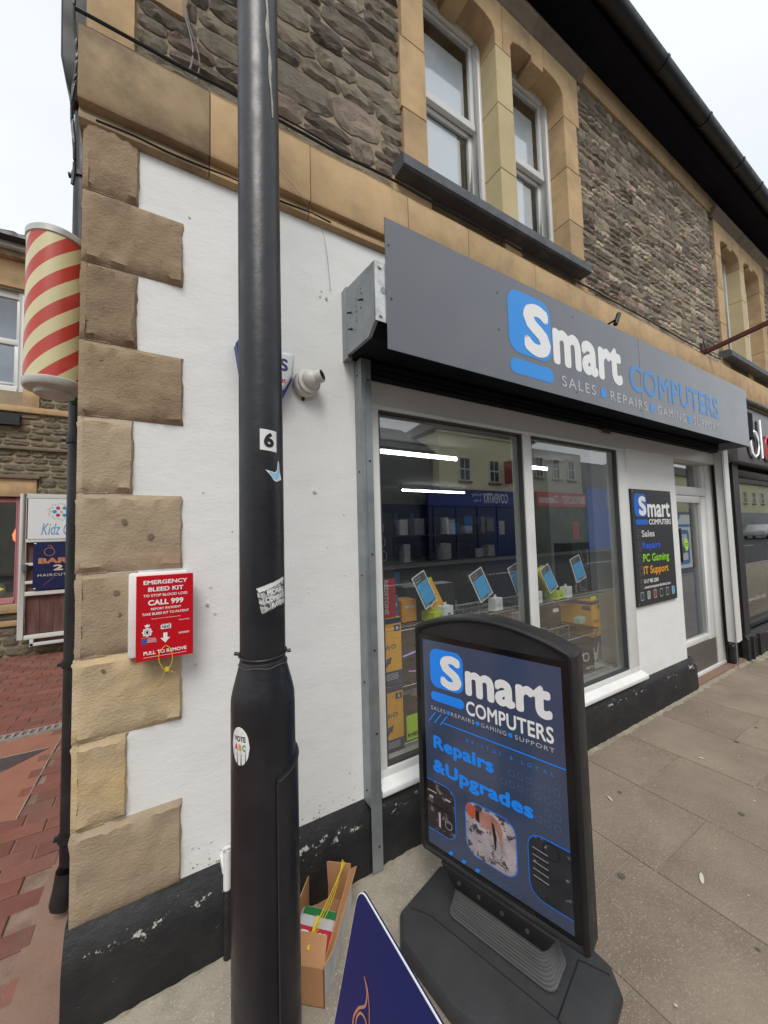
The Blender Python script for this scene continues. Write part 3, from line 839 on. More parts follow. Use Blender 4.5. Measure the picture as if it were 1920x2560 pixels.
# shop door
dr = thing('shop_door', 'white glazed shop door with grey metal kick plate and fanlight above', 'door', (4.43, .06, .03))
f_ = MB()
f_.box(4.36,4.44,.06,.14,.03,2.214); f_.box(5.19,5.38,.05,.14,.03,2.214); f_.box(4.44,5.19,.058,.14,1.86,1.95); f_.box(4.44,5.19,.058,.14,2.205,2.2135); f_.box(4.36,5.38,.045,.14,.025,.058)
obj('frame', f_, UPVC, parent=dr, bevel=.004, seg=2)
l_ = MB(); l_.box(5.045,5.185,.066,.12,.062,1.855); l_.box(4.42,5.045,.066,.12,1.785,1.855); l_.box(4.42,5.045,.066,.12,.335,.39)
obj('door_leaf', l_, UPVC, parent=dr, bevel=.004, seg=2)
k_ = MB(); k_.box(4.44,5.183,.0600,.0655,.064,.334); obj('kick_plate', k_, mat('brushed_grey_plate', (.20,.195,.19), .35, metal=.7, var=.15, vscale=5, stretch=(1,1,6)), parent=dr)
p_ = MB(); p_.box(4.44,5.045,.088,.092,.392,1.783); obj('pane', p_, GL, parent=dr)
p_ = MB(); p_.box(4.44,5.12,.088,.092,1.952,2.204); obj('fanlight_pane', p_, GL, parent=dr)
f_ = MB(); f_.box(5.12,5.19,.062,.13,1.951,2.204); obj('fanlight_frame', f_, UPVC, parent=dr, bevel=.003)
h_ = MB(); h_.box(4.475,4.50,.045,.062,1.18,1.52); h_.box(4.478,4.497,.062,.088,1.2,1.22); h_.box(4.478,4.497,.062,.088,1.48,1.5); obj('handle', h_, BLKM, parent=dr, bevel=.003)
m = MB(); m.box(4.45,4.93,.128,.131,1.10,1.66); dpp = obj('door_reflection', m, PW, parent=dr, label='white and blue sheet painted as a reflection in the door glass')  # white and blue sheet painted to imitate a reflection in the glass
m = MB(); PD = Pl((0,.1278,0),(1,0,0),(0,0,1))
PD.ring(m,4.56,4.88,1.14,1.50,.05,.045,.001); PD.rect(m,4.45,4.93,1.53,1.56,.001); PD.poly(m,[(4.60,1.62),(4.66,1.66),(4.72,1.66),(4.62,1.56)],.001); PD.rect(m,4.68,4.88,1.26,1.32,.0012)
obj('reflection_print', m, mat('reflection_blue',(.02,.20,.62),.4), parent=dpp, fix=False)
m = MB(); m.box(4.45,5.04,.128,.131,.39,1.09); obj('navy_reflection', m, mat('reflection_navy',(.02,.05,.13),.3), parent=dr)  # navy lower part of the same painted reflection
m = MB(); PLd = Pl((4.70,.0866,1.35),(1,0,0),(0,0,1)); PLd.disc(m,0,0,.066,0,24,ru=.045); st = obj('round_sticker', m, mat('lime_print', (.45,.75,.05), .5), parent=dr, fix=False)
m = MB(); PLd.line(m, [(-.03,.008),(.03,.008)], .007, .001); PLd.line(m, [(-.022,-.01),(.022,-.01)], .007, .001); obj('lettering', m, PB, parent=st, fix=False)
st = MB(); st.box(4.425,5.72,-.03,.10,.0,.024); obj('doorstep', st, mat('worn_step', (.25,.15,.11), .9, bump=.6, bscale=90, dirt=(.12,.09,.07)), parent=dr)
br_ = MB(); br_.box(5.382,5.745,.03,.30,.0,2.42); obj('door_reveal', br_, mat('black_gloss_paint', (.012,.012,.013), .4, var=.2), parent=bld)
bk_ = MB(); bk_.box(5.385,5.52,-.02,.028,.0,.285); obj('plinth_block', bk_, BLKP, parent=bld, bevel=.012)
pi = MB()
pi.box(5.30,5.315,-.075,-.0,.28,2.40); pi.box(5.317,5.37,-.082,-.0,.28,2.40); pi.box(5.372,5.43,-.078,.0,.28,2.40); pi.box(5.432,5.475,-.072,.0,.28,2.40)
obj('white_pilaster', pi, UPVC, parent=bld, bevel=.003, seg=1)

# roller shutter: box, guides, bottom lath
sh = thing('roller_shutter', 'rolled up shutter with dented grey galvanised end box and guide rails', 'shutter', (.79, 0, 2.4))
bprof = [(0,2.418),(-.262,2.405),(-.316,2.448),(-.321,2.712),(-.0,2.752)]
m = MB(); m.prism_x(bprof, .784, .8); obj('end_plate', m, GALV, parent=sh)
m = MB(); m.box(.7825,.81,-.052,0,2.40,2.757); obj('wall_flange', m, GALV, parent=sh)
m = MB(); m.prism_x([(y+.002 if y < 0 else 0, z) for y, z in bprof], .8, 5.40); obj('shutter_box', m, SOFF, parent=sh)
m = MB(); m.box(.786,.86,-.326,-.3215,2.45,2.716); obj('front_flange', m, GALVB, parent=sh)
for z in (2.475, 2.69):
    m = MB(); m.sweep([[(.812+.009*math.cos(k*math.pi/3), y, z+.009*math.sin(k*math.pi/3)) for k in range(6)] for y in (-.326,-.334)]); obj('bolt', m, GALVB, parent=sh)
m = MB(); m.sweep([[(.826+.013*math.cos(k*math.pi/8), y, 2.59+.016*math.sin(k*math.pi/8)) for k in range(16)] for y in (-.326,-.3275)]); obj('hole_cover', m, GALV, parent=sh)
hr = MB()
for y, z, q in ((-.10,2.60,.006),(-.10,2.52,.008),(-.155,2.635,.004),(-.155,2.60,.003),(-.155,2.575,.005),(-.155,2.545,.003),(-.155,2.53,.004),(-.215,2.60,.006),(-.20,2.66,.003),(-.205,2.635,.005),(-.20,2.57,.005)):
    hr.sweep([[(x, y+q*math.cos(k*math.pi/4), z+q*math.sin(k*math.pi/4)) for k in range(8)] for x in (.7836,.7828)])
for y, z in ((-.10,2.60),(-.215,2.60),(-.11,2.515)): hr.tube([(.783,y,z),(.765,y+.008,z-.004)], .004, 6)
obj('rivet_holes', hr, PB, parent=sh)
for a, b, mt_ in ((.843,.898,GALV),(5.272,5.298,GALV)):
    m = MB()
    if a < 1: m.box(a,a+.004,-.07,-.0,.30,2.405); m.box(a,b,-.0745,-.0705,.015,2.405); m.box(b-.004,b,-.07,-.012,.06,2.405); m.box(a+.016,a+.019,-.079,-.0748,.32,2.40)
    else: m.box(a+.012,b,-.076,-.070,.012,2.405)
    rl = obj('guide_rail', m, mt_, parent=sh)
    if a < 1:
        m = MB()
        for z in (.12,.62,1.0,1.45,1.9,2.3): m.sweep([[(.880+.005*math.cos(k*math.pi/3), y, z+.005*math.sin(k*math.pi/3)) for k in range(6)] for y in (-.0745,-.077)])
        for z in (.36,.85,1.35,1.85,2.33): m.sweep([[(x, -.035+.005*math.cos(k*math.pi/3), z+.005*math.sin(k*math.pi/3)) for k in range(6)] for x in (.843,.840)])
        obj('screw', m, BLKM, parent=rl)
m = MB()
for k, (z0, z1, y) in enumerate(((2.335,2.352,-.03),(2.355,2.375,-.04),(2.378,2.402,-.05))): m.box(.90,5.27,y-.02,y+.03,z0,z1)
obj('bottom_lath', m, SOFF, parent=sh, bevel=.004)
m = MB(); m.box(3.02,3.12,-.046,-.030,2.30,2.33); obj('lock_housing', m, mat('brown_grey_metal', (.08,.08,.065), .5), parent=sh)

# fascia sign with its print
fs = thing('fascia_sign', 'long anthracite fascia sign with blue and white computer shop lettering', 'sign', (3.0, -.33, 2.33))
m = MB(); m.box(.838,3.006,-.333,-.329,2.334,2.922); p1 = obj('sign_panel', m, SIGNG, parent=fs)
m = MB(); m.box(3.010,5.17,-.333,-.329,2.334,2.922); obj('sign_panel', m, SIGNG, parent=fs)
m = MB(); m.box(.85,5.16,-.328,-.322,2.36,2.40); m.box(.85,5.16,-.328,-.322,2.86,2.90)
for x in (1.0,2.0,3.008,4.1,5.1): m.box(x,x+.03,-.3275,-.0,2.765,2.79)
obj('sign_batten', m, BLKM, parent=fs)
m = MB(); m.box(5.171,5.19,-.333,-.09,2.334,2.922); obj('sign_end', m, mat('pale_sign_end', (.32,.33,.34), .4), parent=fs)
Q = Pl((0,-.333,0),(1,0,0),(0,0,1))
m = MB(); Q.rr(m,1.604,1.972,2.507,2.864,.085,.0012); obj('logo_square', m, BLUE, parent=fs, fix=False)
m = MB(); Q.rr(m,1.606,1.977,2.390,2.475,.04,.0012); obj('logo_bar', m, BLUE, parent=fs, fix=False)
m = MB(); Q.text(m,'S',1.728,1.962,2.520,2.828,.05,.0024); Q.text(m,'mart',1.985,2.752,2.514,2.775,.042,.0012,spacing=1.03)
obj('lettering', m, PW, parent=fs, fix=False, label='white word lettering')
m = MB(); Q.text(m,'COMPUTERS',2.849,4.425,2.509,2.709,.022,.0012,spacing=1.06); obj('lettering', m, BLUEL, parent=fs, fix=False, label='blue word lettering')
m = MB(); zt = (2.394,2.459)
for t_, a, b in (('SALES',2.055,2.410),('REPAIRS',2.582,3.080),('GAMING',3.234,3.720),('SUPPORT',3.867,4.407)): Q.text(m,t_,a,b,*zt,.006,.0012,spacing=1.25)
obj('lettering', m, PGR, parent=fs, fix=False, label='small grey tagline')
for a in (2.470,3.125,3.763):
    m = MB(); Q.rr(m,a,a+.06,2.396,2.457,.014,.0012); obj('tagline_dot', m, BLUE, parent=fs, fix=False)
m = MB()
for x, z in ((.855,2.80),(.862,2.56),(1.53,2.80),(1.53,2.60),(2.2,2.86),(2.2,2.38),(2.98,2.86),(2.98,2.38),(3.7,2.86),(4.45,2.38),(5.14,2.38)): Q.disc(m,x,z,.005,.002,8)
obj('screw', m, BLKM, parent=fs, fix=False)

# ================================================================== LAMP POST
LX, LY = .252, -.569
lp = thing('lamp_post', 'black steel lamp post with number six sticker standing in front of the white wall', 'lamp post', (LX, LY, 0))
m = MB(); m.lathe(LX, LY, [(.060,1.17),(.060,1.5),(.0585,2.5),(.057,3.6),(.055,5.0),(.050,6.4)], 40)
obj('upper_pole', m, POLE, parent=lp, smooth=True)
m = MB(); m.lathe(LX, LY, [(.086,-.02),(.0855,.3),(.0845,.7),(.0835,1.10),(.0825,1.122),(.079,1.14),(.066,1.19),(.0625,1.205),(.0615,1.212),(.060,1.216)], 40)
obj('base_column', m, POLE, parent=lp, smooth=True)
m = MB(); m.tube([(LX+.0625*math.cos(rad(k*9)), LY+.0625*math.sin(rad(k*9)), 1.205+.002*math.sin(k)) for k in range(41)], .0025, 6)
obj('weld_ring', m, mat('dusty_seam', (.05,.047,.045), .8), parent=lp, smooth=True)
def on_cyl(a0, rad_, u, z):   # u metres round the pole from angle a0 (degrees)
    t = rad(a0)+u/rad_; return (LX+rad_*math.cos(t), LY+rad_*math.sin(t), z)
# inspection door with its raised edge on the right-hand side
hd = MB(); L = []
A0, A1 = -82, 8
zs = [-.02,.1,.3,.5,.7,.85,.93,.955,.965]
for z in zs: L.append([on_cyl(A0+(A1-A0)*k/10, .0905, 0, z-(.0 if z < .9 else .02*(1-k/10)*1.6)) for k in range(11)] + [on_cyl(A1-(A1-A0)*k/10, .080, 0, z-(.0 if z < .9 else .02*(k/10)*1.6)) for k in range(11)])
hd.sweep(L); obj('inspection_door', hd, POLE, parent=lp, smooth=True)
m = MB(); m.tube([on_cyl(A0,.0895,0,z) for z in (0,.2,.4,.6,.8,.905,.925)], .0022, 6); m.tube([on_cyl(A0+k*9,.0905,0,.928+.034*k/10) for k in range(11)], .0025, 6)
obj('door_edge', m, mat('worn_black_edge', (.03,.03,.032), .35, peel=(.4,.38,.33), pscale=20, pth=.68), parent=lp, smooth=True)
cam_a = math.degrees(math.atan2(-1.65-LY, 0-LX))
# strap with protruding ends
m = MB(); m.tube([(LX+.0625*math.cos(rad(k*9)), LY+.0625*math.sin(rad(k*9)), 1.232+.006*math.sin(rad(k*9+20))) for k in range(41)], .0028, 6)
for a in (-190, -18): 
    p = (LX+.064*math.cos(rad(a)), LY+.064*math.sin(rad(a)), 1.235 if a < -100 else 1.228); q = (LX+.074*math.cos(rad(a)), LY+.074*math.sin(rad(a)), p[2]+.002)
    m.tube([p,q], .005, 6)
obj('cable_tie', m, BLKM, parent=lp, smooth=True)
def cyl_sheet(a_c, rr0, pts, name, mt, parent, n=14, h=.0):
    """a flat sticker outline (u,z) wrapped on the pole: scan in u"""
    us = [p[0] for p in pts]; u0, u1 = min(us), max(us); mb = MB()
    def span(u):
        zz = []
        for (a, b) in zip(pts, pts[1:]+pts[:1]):
            if (a[0]-u)*(b[0]-u) <= 0 and a[0] != b[0]: zz.append(a[1]+(b[1]-a[1])*(u-a[0])/(b[0]-a[0]))
        return (min(zz), max(zz)) if zz else (0, 0)
    prev = None
    for k in range(n+1):
        u = u0+(u1-u0)*(.001+.998*k/n); a, b = span(u); cur = (on_cyl(a_c, rr0+h, u, a), on_cyl(a_c, rr0+h, u, b))
        if prev: mb.face([prev[0], cur[0], cur[1], prev[1]])
        prev = cur
    return obj(name, mb, mt, parent=parent, fix=False)
def cyl_text(t, a_c, rr0, u0, u1, z0, z1, bold, mt, parent, h=.0008, rot=0, name='lettering'):
    mb = MB(); Pl((0,0,0),(1,0,0),(0,0,1)).text(mb, t, u0, u1, z0, z1, bold, 0)
    c, s_ = math.cos(rad(rot)), math.sin(rad(rot)); cu, cz = (u0+u1)/2, (z0+z1)/2
    mb.v = [on_cyl(a_c, rr0+h-y, cu+(x-cu)*c-(z-cz)*s_, cz+(x-cu)*s_+(z-cz)*c) for x, y, z in mb.v]
    return obj(name, mb, mt, parent=parent, fix=False)
PAPER = mat('sticker_paper', (.75,.75,.74), .45, var=.06, vscale=30, dirt=(.5,.5,.48), dscale=40, damt=.4)
def sticker(label, a, rr0, pts, mt=PAPER):
    s_ = cyl_sheet(a, rr0, pts, 'sticker', mt, lp); s_['label'] = label; return s_
s6 = sticker('white square sticker with number six', cam_a+19, .0602, [(-.0235,1.782),(.0235,1.778),(.0235,1.836),(-.0235,1.839)])
cyl_text('6', cam_a+19, .0602, -.0135,.0145,1.789,1.829,.045, PB, s6)
bird = [(-.024,1.728),(.004,1.722),(.013,1.732),(.012,1.752),(.019,1.756),(.022,1.748),(.020,1.730),(.026,1.718),(.030,1.705),(.016,1.700),(.008,1.697),(.000,1.700),(-.010,1.714)]
sb = sticker('pale blue bird shaped sticker with white edge', cam_a+32, .0602, bird)
cyl_sheet(cam_a+32, .0602, [(-.015,1.7245),(.004,1.7185),(.014,1.728),(.015,1.748),(.0185,1.750),(.0175,1.735),(.019,1.722),(.015,1.708),(.008,1.702),(-.002,1.707)], 'bird_print', mat('sky_blue_print', (.25,.55,.78), .5, var=.3, vscale=60), sb, h=.0006)
GRIT = mat('scratched_newsprint', (.45,.46,.45), .6, var=.4, vscale=60, peel=(.06,.065,.065), pscale=70, pth=.5)
sm = sticker('torn grey printed sticker on the post', cam_a+25, .0602, [(-.042,1.413),(.044,1.440),(.047,1.372),(-.030,1.345)], GRIT)
sm2 = cyl_sheet(cam_a+25, .0602, [(-.041,1.411),(.044,1.439),(.045,1.429),(-.039,1.400)], 'white_strip', PAPER, sm, h=.0004)
for t_, a, b, z in (('MORAL',-.015,.038,1.402),('COMPASS',-.020,.045,1.384),('RAVERS',-.002,.045,1.368)): cyl_text(t_, cam_a+25, .0602, a, b, z-.006, z+.008, .03, PW, sm, rot=9)
n = 24; ov = [(.0295*math.cos(2*math.pi*k/n), 1.022+.047*math.sin(2*math.pi*k/n)) for k in range(n)]
sv = sticker('round white voting sticker on the base', cam_a-44, .0837, ov)
cyl_text('VOTE', cam_a-44, .0837, -.018,.019,1.034,1.047,.02, PB, sv)
for t_, a, b, mt_ in (('A',-.017,-.006,RED),('B',-.003,.006,mat('amber_print',(.7,.3,.02),.5)),('C',.009,.019,mat('green_print',(.05,.32,.06),.5))): cyl_text(t_, cam_a-44, .0837, a, b, 1.012,1.027,.03, mt_, sv)
cyl_text('anyone but conservative', cam_a-44, .0837, -.021,.021,1.000,1.004,.0, PGR, sv)
# long flaked paint scar
m = MB(); L = []
for k in range(15):
    z = 2.76+.55*k/14; w_ = .0012+.004*math.sin(k*.25+.2)*(1+.5*math.sin(k*2.1)); u = .022-.026*(k/14)+.002*math.sin(k*1.7)
    L.append([on_cyl(cam_a+20,.0585,u-w_,z), on_cyl(cam_a+20,.0605,u-w_*.6,z), on_cyl(cam_a+20,.0605,u+w_*.6,z), on_cyl(cam_a+20,.0585,u+w_,z)])
m.sweep(L); obj('paint_scar', m, mat('flaked_filler', (.42,.40,.34), .8, var=.3, vscale=60), parent=lp)

# ================================================================== DIGITAL TOTEM
dvx, dvy = .2775, -.9607
tot = thing('advertising_totem', 'black free-standing poster totem advertising computer repairs and upgrades in front of the shop window', 'advertising sign', (.981+dvx*.2805, -.326+dvy*.2805, 0), (0,0,math.atan2(dvy, dvx)))
def UV(k): return k*.945-.2805          # poster units -> local x
def VV(k): return k*.945+.270
# local: x along the poster, y = depth away from the viewer (left normal), z up
base = MB()
o1 = [(-.345,-.13),(-.27,-.215),(-.02,-.262),(.26,-.225),(.362,-.12),(.368,.15),(.33,.205),(.05,.285),(-.25,.24),(-.345,.14)]
def shrink(p, k): return [(x*(1-k), y*(1-k)) for x, y in p]
base.sweep([[(x,y,.004) for x,y in o1], [(x,y,.022) for x,y in o1], [(x,y,.04) for x,y in shrink(o1,.015)], [(x,y,.052) for x,y in shrink(o1,.04)], [(x,y,.0555) for x,y in shrink(o1,.09)], [(x,y,.057) for x,y in shrink(o1,.5)]])
obj('base', base, TBASE, parent=tot, local=True, smooth=True)
m = MB()
for a, b in (((-.31,-.10),(-.235,-.075)),((-.235,-.075),(.24,-.075)),((.24,-.075),(.33,-.11)),((.24,-.075),(.24,.14)),((.24,.14),(.33,.16))):
    m.tube([(a[0],a[1],.0555 if abs(a[0])>.3 else .0565),(b[0],b[1],.0565 if abs(b[0])<.3 else .0555)], .0024, 6)
obj('base_seam', m, PB, parent=tot, local=True)
for k in range(10):
    z = .062+.0112*k; e = .024*(1-k/9)**1.6; t_ = (k/10)
    m = MB(); pr_ = rrect(-.165-e, .192+e, -.022-e*.4+.0, .105+e*.4, .035)
    m.sweep([[(x,y,z-.001) for x,y in rrect(-.150-e,.177+e,-.005-e*.4,.090+e*.4,.028)], [(x,y,z+.0008) for x,y in rrect(-.151-e,.178+e,-.006-e*.4,.091+e*.4,.028)], [(x,y,z+.002) for x,y in pr_], [(x,y,z+.0072) for x,y in pr_], [(x,y,z+.0085) for x,y in rrect(-.151-e,.178+e,-.006-e*.4,.091+e*.4,.028)]])
    obj('rib', m, TRIB, parent=tot, local=True, smooth=True)
m = MB(); m.sweep([[(x,y,.06) for x,y in rrect(-.152,.178,-.008,.09,.03)], [(x,y,.262) for x,y in rrect(-.152,.178,-.008,.09,.03)]]); obj('neck_core', m, PB, parent=tot, local=True)
# clamp block between ribs and frame
m = MB(); m.prism_y([(-.215,.236),(-.175,.196),(-.158,.172),(.185,.172),(.203,.190),(.228,.236)], -.026, .11); 
nb_ = obj('neck_bracket', m, TOTEM, parent=tot, local=True, bevel=.005)
m = MB()
for x in (-.128,-.045,.045,.135): m.sweep([[(x+.007*math.cos(a*math.pi/6), y, .205+.007*math.sin(a*math.pi/6)) for a in range(12)] for y in (-.0255,-.0295)])
obj('bolt', m, mat('grey_bolt', (.06,.06,.062), .4), parent=nb_, local=True)
# frame: arched top, thick rounded
fx0, fx1, fz0, fz1 = UV(-.043), UV(.643), VV(-.043), VV(.930)
def frame_outline(d=0):
    pts = [(fx0+d+.012,fz0+d),(fx1-d-.012,fz0+d),(fx1-d,fz0+d+.012),(fx1-d,fz1-d-.01),(fx1-d-.012,fz1-d+.004)]
    for k in range(1, 14):
        t_ = k/14; x = (fx1-d-.012)+(fx0+d+.012-(fx1-d-.012))*t_; pts.append((x, fz1-d+.004+.066*math.sin(math.pi*t_)**.85))
    pts += [(fx0+d+.012,fz1-d+.004),(fx0+d,fz1-d-.01),(fx0+d,fz0+d+.012)]
    return pts
m = MB()
m.sweep([[(x,-.003,z) for x,z in frame_outline(.024)], [(x,-.014,z) for x,z in frame_outline(.016)], [(x,-.016,z) for x,z in frame_outline(.010)], [(x,-.010,z) for x,z in frame_outline(.002)], [(x,.006,z) for x,z in frame_outline(0)], [(x,.066,z) for x,z in frame_outline(0)], [(x,.080,z) for x,z in frame_outline(.008)], [(x,.084,z) for x,z in frame_outline(.02)]])
obj('frame', m, TOTEM, parent=tot, local=True, smooth=True)
m = MB(); m.sweep([[(x,y,z) for x,z in rrect(UV(-.03),UV(.63),VV(-.028),VV(.895),.012)] for y in (-.002,-.0065)]); obj('bezel', m, mat('gloss_black_bezel', (.006,.006,.007), .15, var=.1), parent=tot, local=True)
T = Pl((0,-.0066,0),(1,0,0),(0,0,1))
def tu(a): return UV(a)
m = MB(); T.rect(m, UV(0), UV(.594), VV(0), VV(.8735), .0006); scr = obj('poster', m, NAVYP, parent=tot, local=True, fix=False)
m = MB(); T.rr(m,UV(.037),UV(.204),VV(.676),VV(.842),.036,.0012); T.rr(m,UV(.037),UV(.204),VV(.617),VV(.6565),.018,.0012); obj('logo', m, BLUED, parent=scr, local=True, fix=False)
m = MB(); T.text(m,'S',UV(.091),UV(.196),VV(.682),VV(.824),.05,.0018); T.text(m,'mart',UV(.213),UV(.558),VV(.681),VV(.797),.042,.0014,spacing=1.03); T.text(m,'COMPUTERS',UV(.213),UV(.559),VV(.604),VV(.661),.022,.0014,spacing=1.03)
obj('lettering', m, PW, parent=scr, local=True, fix=False, label='large white name lettering')
m = MB()
for t_, a, b in (('SALES',.036,.110),('REPAIRS',.138,.248),('GAMING',.278,.383),('SUPPORT',.417,.559)): T.text(m,t_,UV(a),UV(b),VV(.575),VV(.591),.004,.0014,spacing=1.25)
obj('lettering', m, PGR, parent=scr, local=True, fix=False, label='small grey tagline')
m = MB()
for a in (.116,.255,.391): T.rr(m,UV(a),UV(a+.016),VV(.575),VV(.591),.004,.0014)
T.text(m,'Repairs',UV(.042),UV(.325),VV(.397),VV(.468),.045,.0014,spacing=1.06); T.text(m,'&Upgrades',UV(.036),UV(.474),VV(.298),VV(.368),.045,.0014,spacing=1.06)
for k in range(3): T.poly(m,[(UV(.018+.030*k),VV(.520)),(UV(.024+.030*k),VV(.520)),(UV(.060+.030*k),VV(.566)),(UV(.054+.030*k),VV(.566))],.0014)
T.line(m,[(UV(.098),VV(.5335)),(UV(.594),VV(.5335))],.0045,.0014)
T.text(m,'BRISTOL & LOCAL',UV(.208),UV(.553),VV(.494),VV(.507),.0,.0014,spacing=2.2)
for k in range(3): T.poly(m,[(UV(.100+.062*k),VV(.001)),(UV(.116+.062*k),VV(.001)),(UV(.126+.062*k),VV(.018)),(UV(.110+.062*k),VV(.018))],.0014)
obj('lettering', m, BLUED, parent=scr, local=True, fix=False, label='blue slogan lettering')
m = MB()
def dots(row, a0, n_, v, st=.0325, s=.0105, cut=.594):
    for k in range(n_):
        a = a0+k*st
        if a+s > cut: 
            continue
        T.ring(m,UV(a-s),UV(a+s),VV(v-s),VV(v+s),.006,.0011,.0014)
dots(0,.397,7,.445); dots(1,.364,8,.403); dots(2,.526,2,.361); dots(3,.491,4,.324); dots(4,.261,7,.014,.0235,.0085)
obj('dot_pattern', m, mat('faint_blue_print', (.11,.20,.42), .3), parent=scr, local=True, fix=False)
BRB = mat('bright_blue_outline', (.01,.20,.85), .3)
P1 = mat('photo_dark_parts', (.03,.025,.03), .25, var=.5, vscale=14, peel=(.20,.17,.17), pscale=24, pth=.56)
P2 = mat('photo_circuit_board', (.42,.36,.38), .25, var=.4, vscale=25, peel=(.06,.05,.07), pscale=26, pth=.53)
P3 = mat('photo_computer_inside', (.025,.028,.035), .25, var=.5, vscale=14, peel=(.22,.23,.27), pscale=26, pth=.60)
def photo(u0, u1, v0, v1, mt_, rr_=.04, clipl=None, clipr=None, lab=''):
    a = [(max(x, UV(clipl)) if clipl is not None else x, z) for x, z in rrect(UV(u0-.004),UV(u1+.004),VV(v0-.004),VV(v1+.004),rr_+.004)]
    b = [(max(x, UV(clipl)) if clipl is not None else x, z) for x, z in rrect(UV(u0),UV(u1),VV(v0),VV(v1),rr_)]
    if clipr is not None: a = [(min(x, UV(clipr)), z) for x, z in a]; b = [(min(x, UV(clipr)), z) for x, z in b]
    m1 = MB(); T.poly(m1, a, .0012); o_ = obj('photo_border', m1, BRB, parent=scr, local=True, fix=False)
    m2 = MB(); T.poly(m2, b, .0018); return obj('photo', m2, mt_, parent=o_, local=True, fix=False, label=lab)
photo(-.09,.140,.065,.268,P1,.04,clipl=0,lab='photo of a dark computer case')
photo(.193,.402,.062,.264,P2,.045,lab='photo of a hand repairing a circuit board')
photo(.450,.68,.05,.265,P3,.045,clipr=.594,lab='photo of the inside of a computer')
m = MB()
T.poly(m,[(UV(.197),VV(.245)),(UV(.215),VV(.258)),(UV(.245),VV(.243)),(UV(.238),VV(.205)),(UV(.200),VV(.207))],.0022); obj('sleeve_print', m, mat('orange_red_print',(.55,.10,.04),.3), parent=scr, local=True, fix=False)
m = MB(); 
T.poly(m,[(UV(.252),VV(.238)),(UV(.275),VV(.250)),(UV(.312),VV(.252)),(UV(.342),VV(.238)),(UV(.352),VV(.208)),(UV(.347),VV(.180)),(UV(.338),VV(.172)),(UV(.330),VV(.198)),(UV(.322),VV(.205)),(UV(.312),VV(.178)),(UV(.303),VV(.180)),(UV(.296),VV(.196)),(UV(.283),VV(.186)),(UV(.268),VV(.195)),(UV(.255),VV(.205))],.0024)
T.poly(m,[(UV(.343),VV(.176)),(UV(.352),VV(.178)),(UV(.350),VV(.150)),(UV(.344),VV(.146)),(UV(.339),VV(.155))],.0024)
obj('hand_print', m, mat('skin_print',(.42,.20,.16),.3,var=.3,vscale=40), parent=scr, local=True, fix=False)
m = MB(); T.poly(m,[(UV(.238),VV(.243)),(UV(.255),VV(.240)),(UV(.254),VV(.198)),(UV(.238),VV(.204))],.0026); T.poly(m,[(UV(.306),VV(.228)),(UV(.316),VV(.222)),(UV(.326),VV(.180)),(UV(.322),VV(.130)),(UV(.318),VV(.130)),(UV(.312),VV(.178))],.0026)
for k in range(5): T.poly(m,[(UV(.462),VV(.215-.024*k+.006)),(UV(.52),VV(.21-.024*k+.006)),(UV(.52),VV(.200-.024*k+.006)),(UV(.462),VV(.205-.024*k+.006))],.0022)
T.ring(m,UV(.50),UV(.56),VV(.205),VV(.262),.027,.004,.0024)
T.rect(m,UV(.002),UV(.128),VV(.165),VV(.172),.0024); T.rect(m,UV(.055),UV(.062),VV(.08),VV(.165),.0024)
obj('tool_print', m, PB, parent=scr, local=True, fix=False)
m = MB()
for k in range(7): T.line(m,[(UV(.215+.006*k),VV(.16-.012*k)),(UV(.30+.012*k),VV(.145-.011*k))],.0016,.0022)
for k in range(5): T.line(m,[(UV(.464),VV(.2195-.024*k)),(UV(.518),VV(.2145-.024*k))],.0022,.0026)
T.rect(m,UV(.012),UV(.032),VV(.195),VV(.204),.0024); T.rect(m,UV(.004),UV(.05),VV(.222),VV(.226),.0024); T.rect(m,UV(.058),UV(.068),VV(.09),VV(.15),.0026); T.rect(m,UV(.095),UV(.12),VV(.215),VV(.222),.0024)
T.ring(m,UV(.09),UV(.125),VV(.10),VV(.135),.015,.002,.0024)
obj('highlight_print', m, mat('pale_print',(.5,.48,.5),.3), parent=scr, local=True, fix=False)

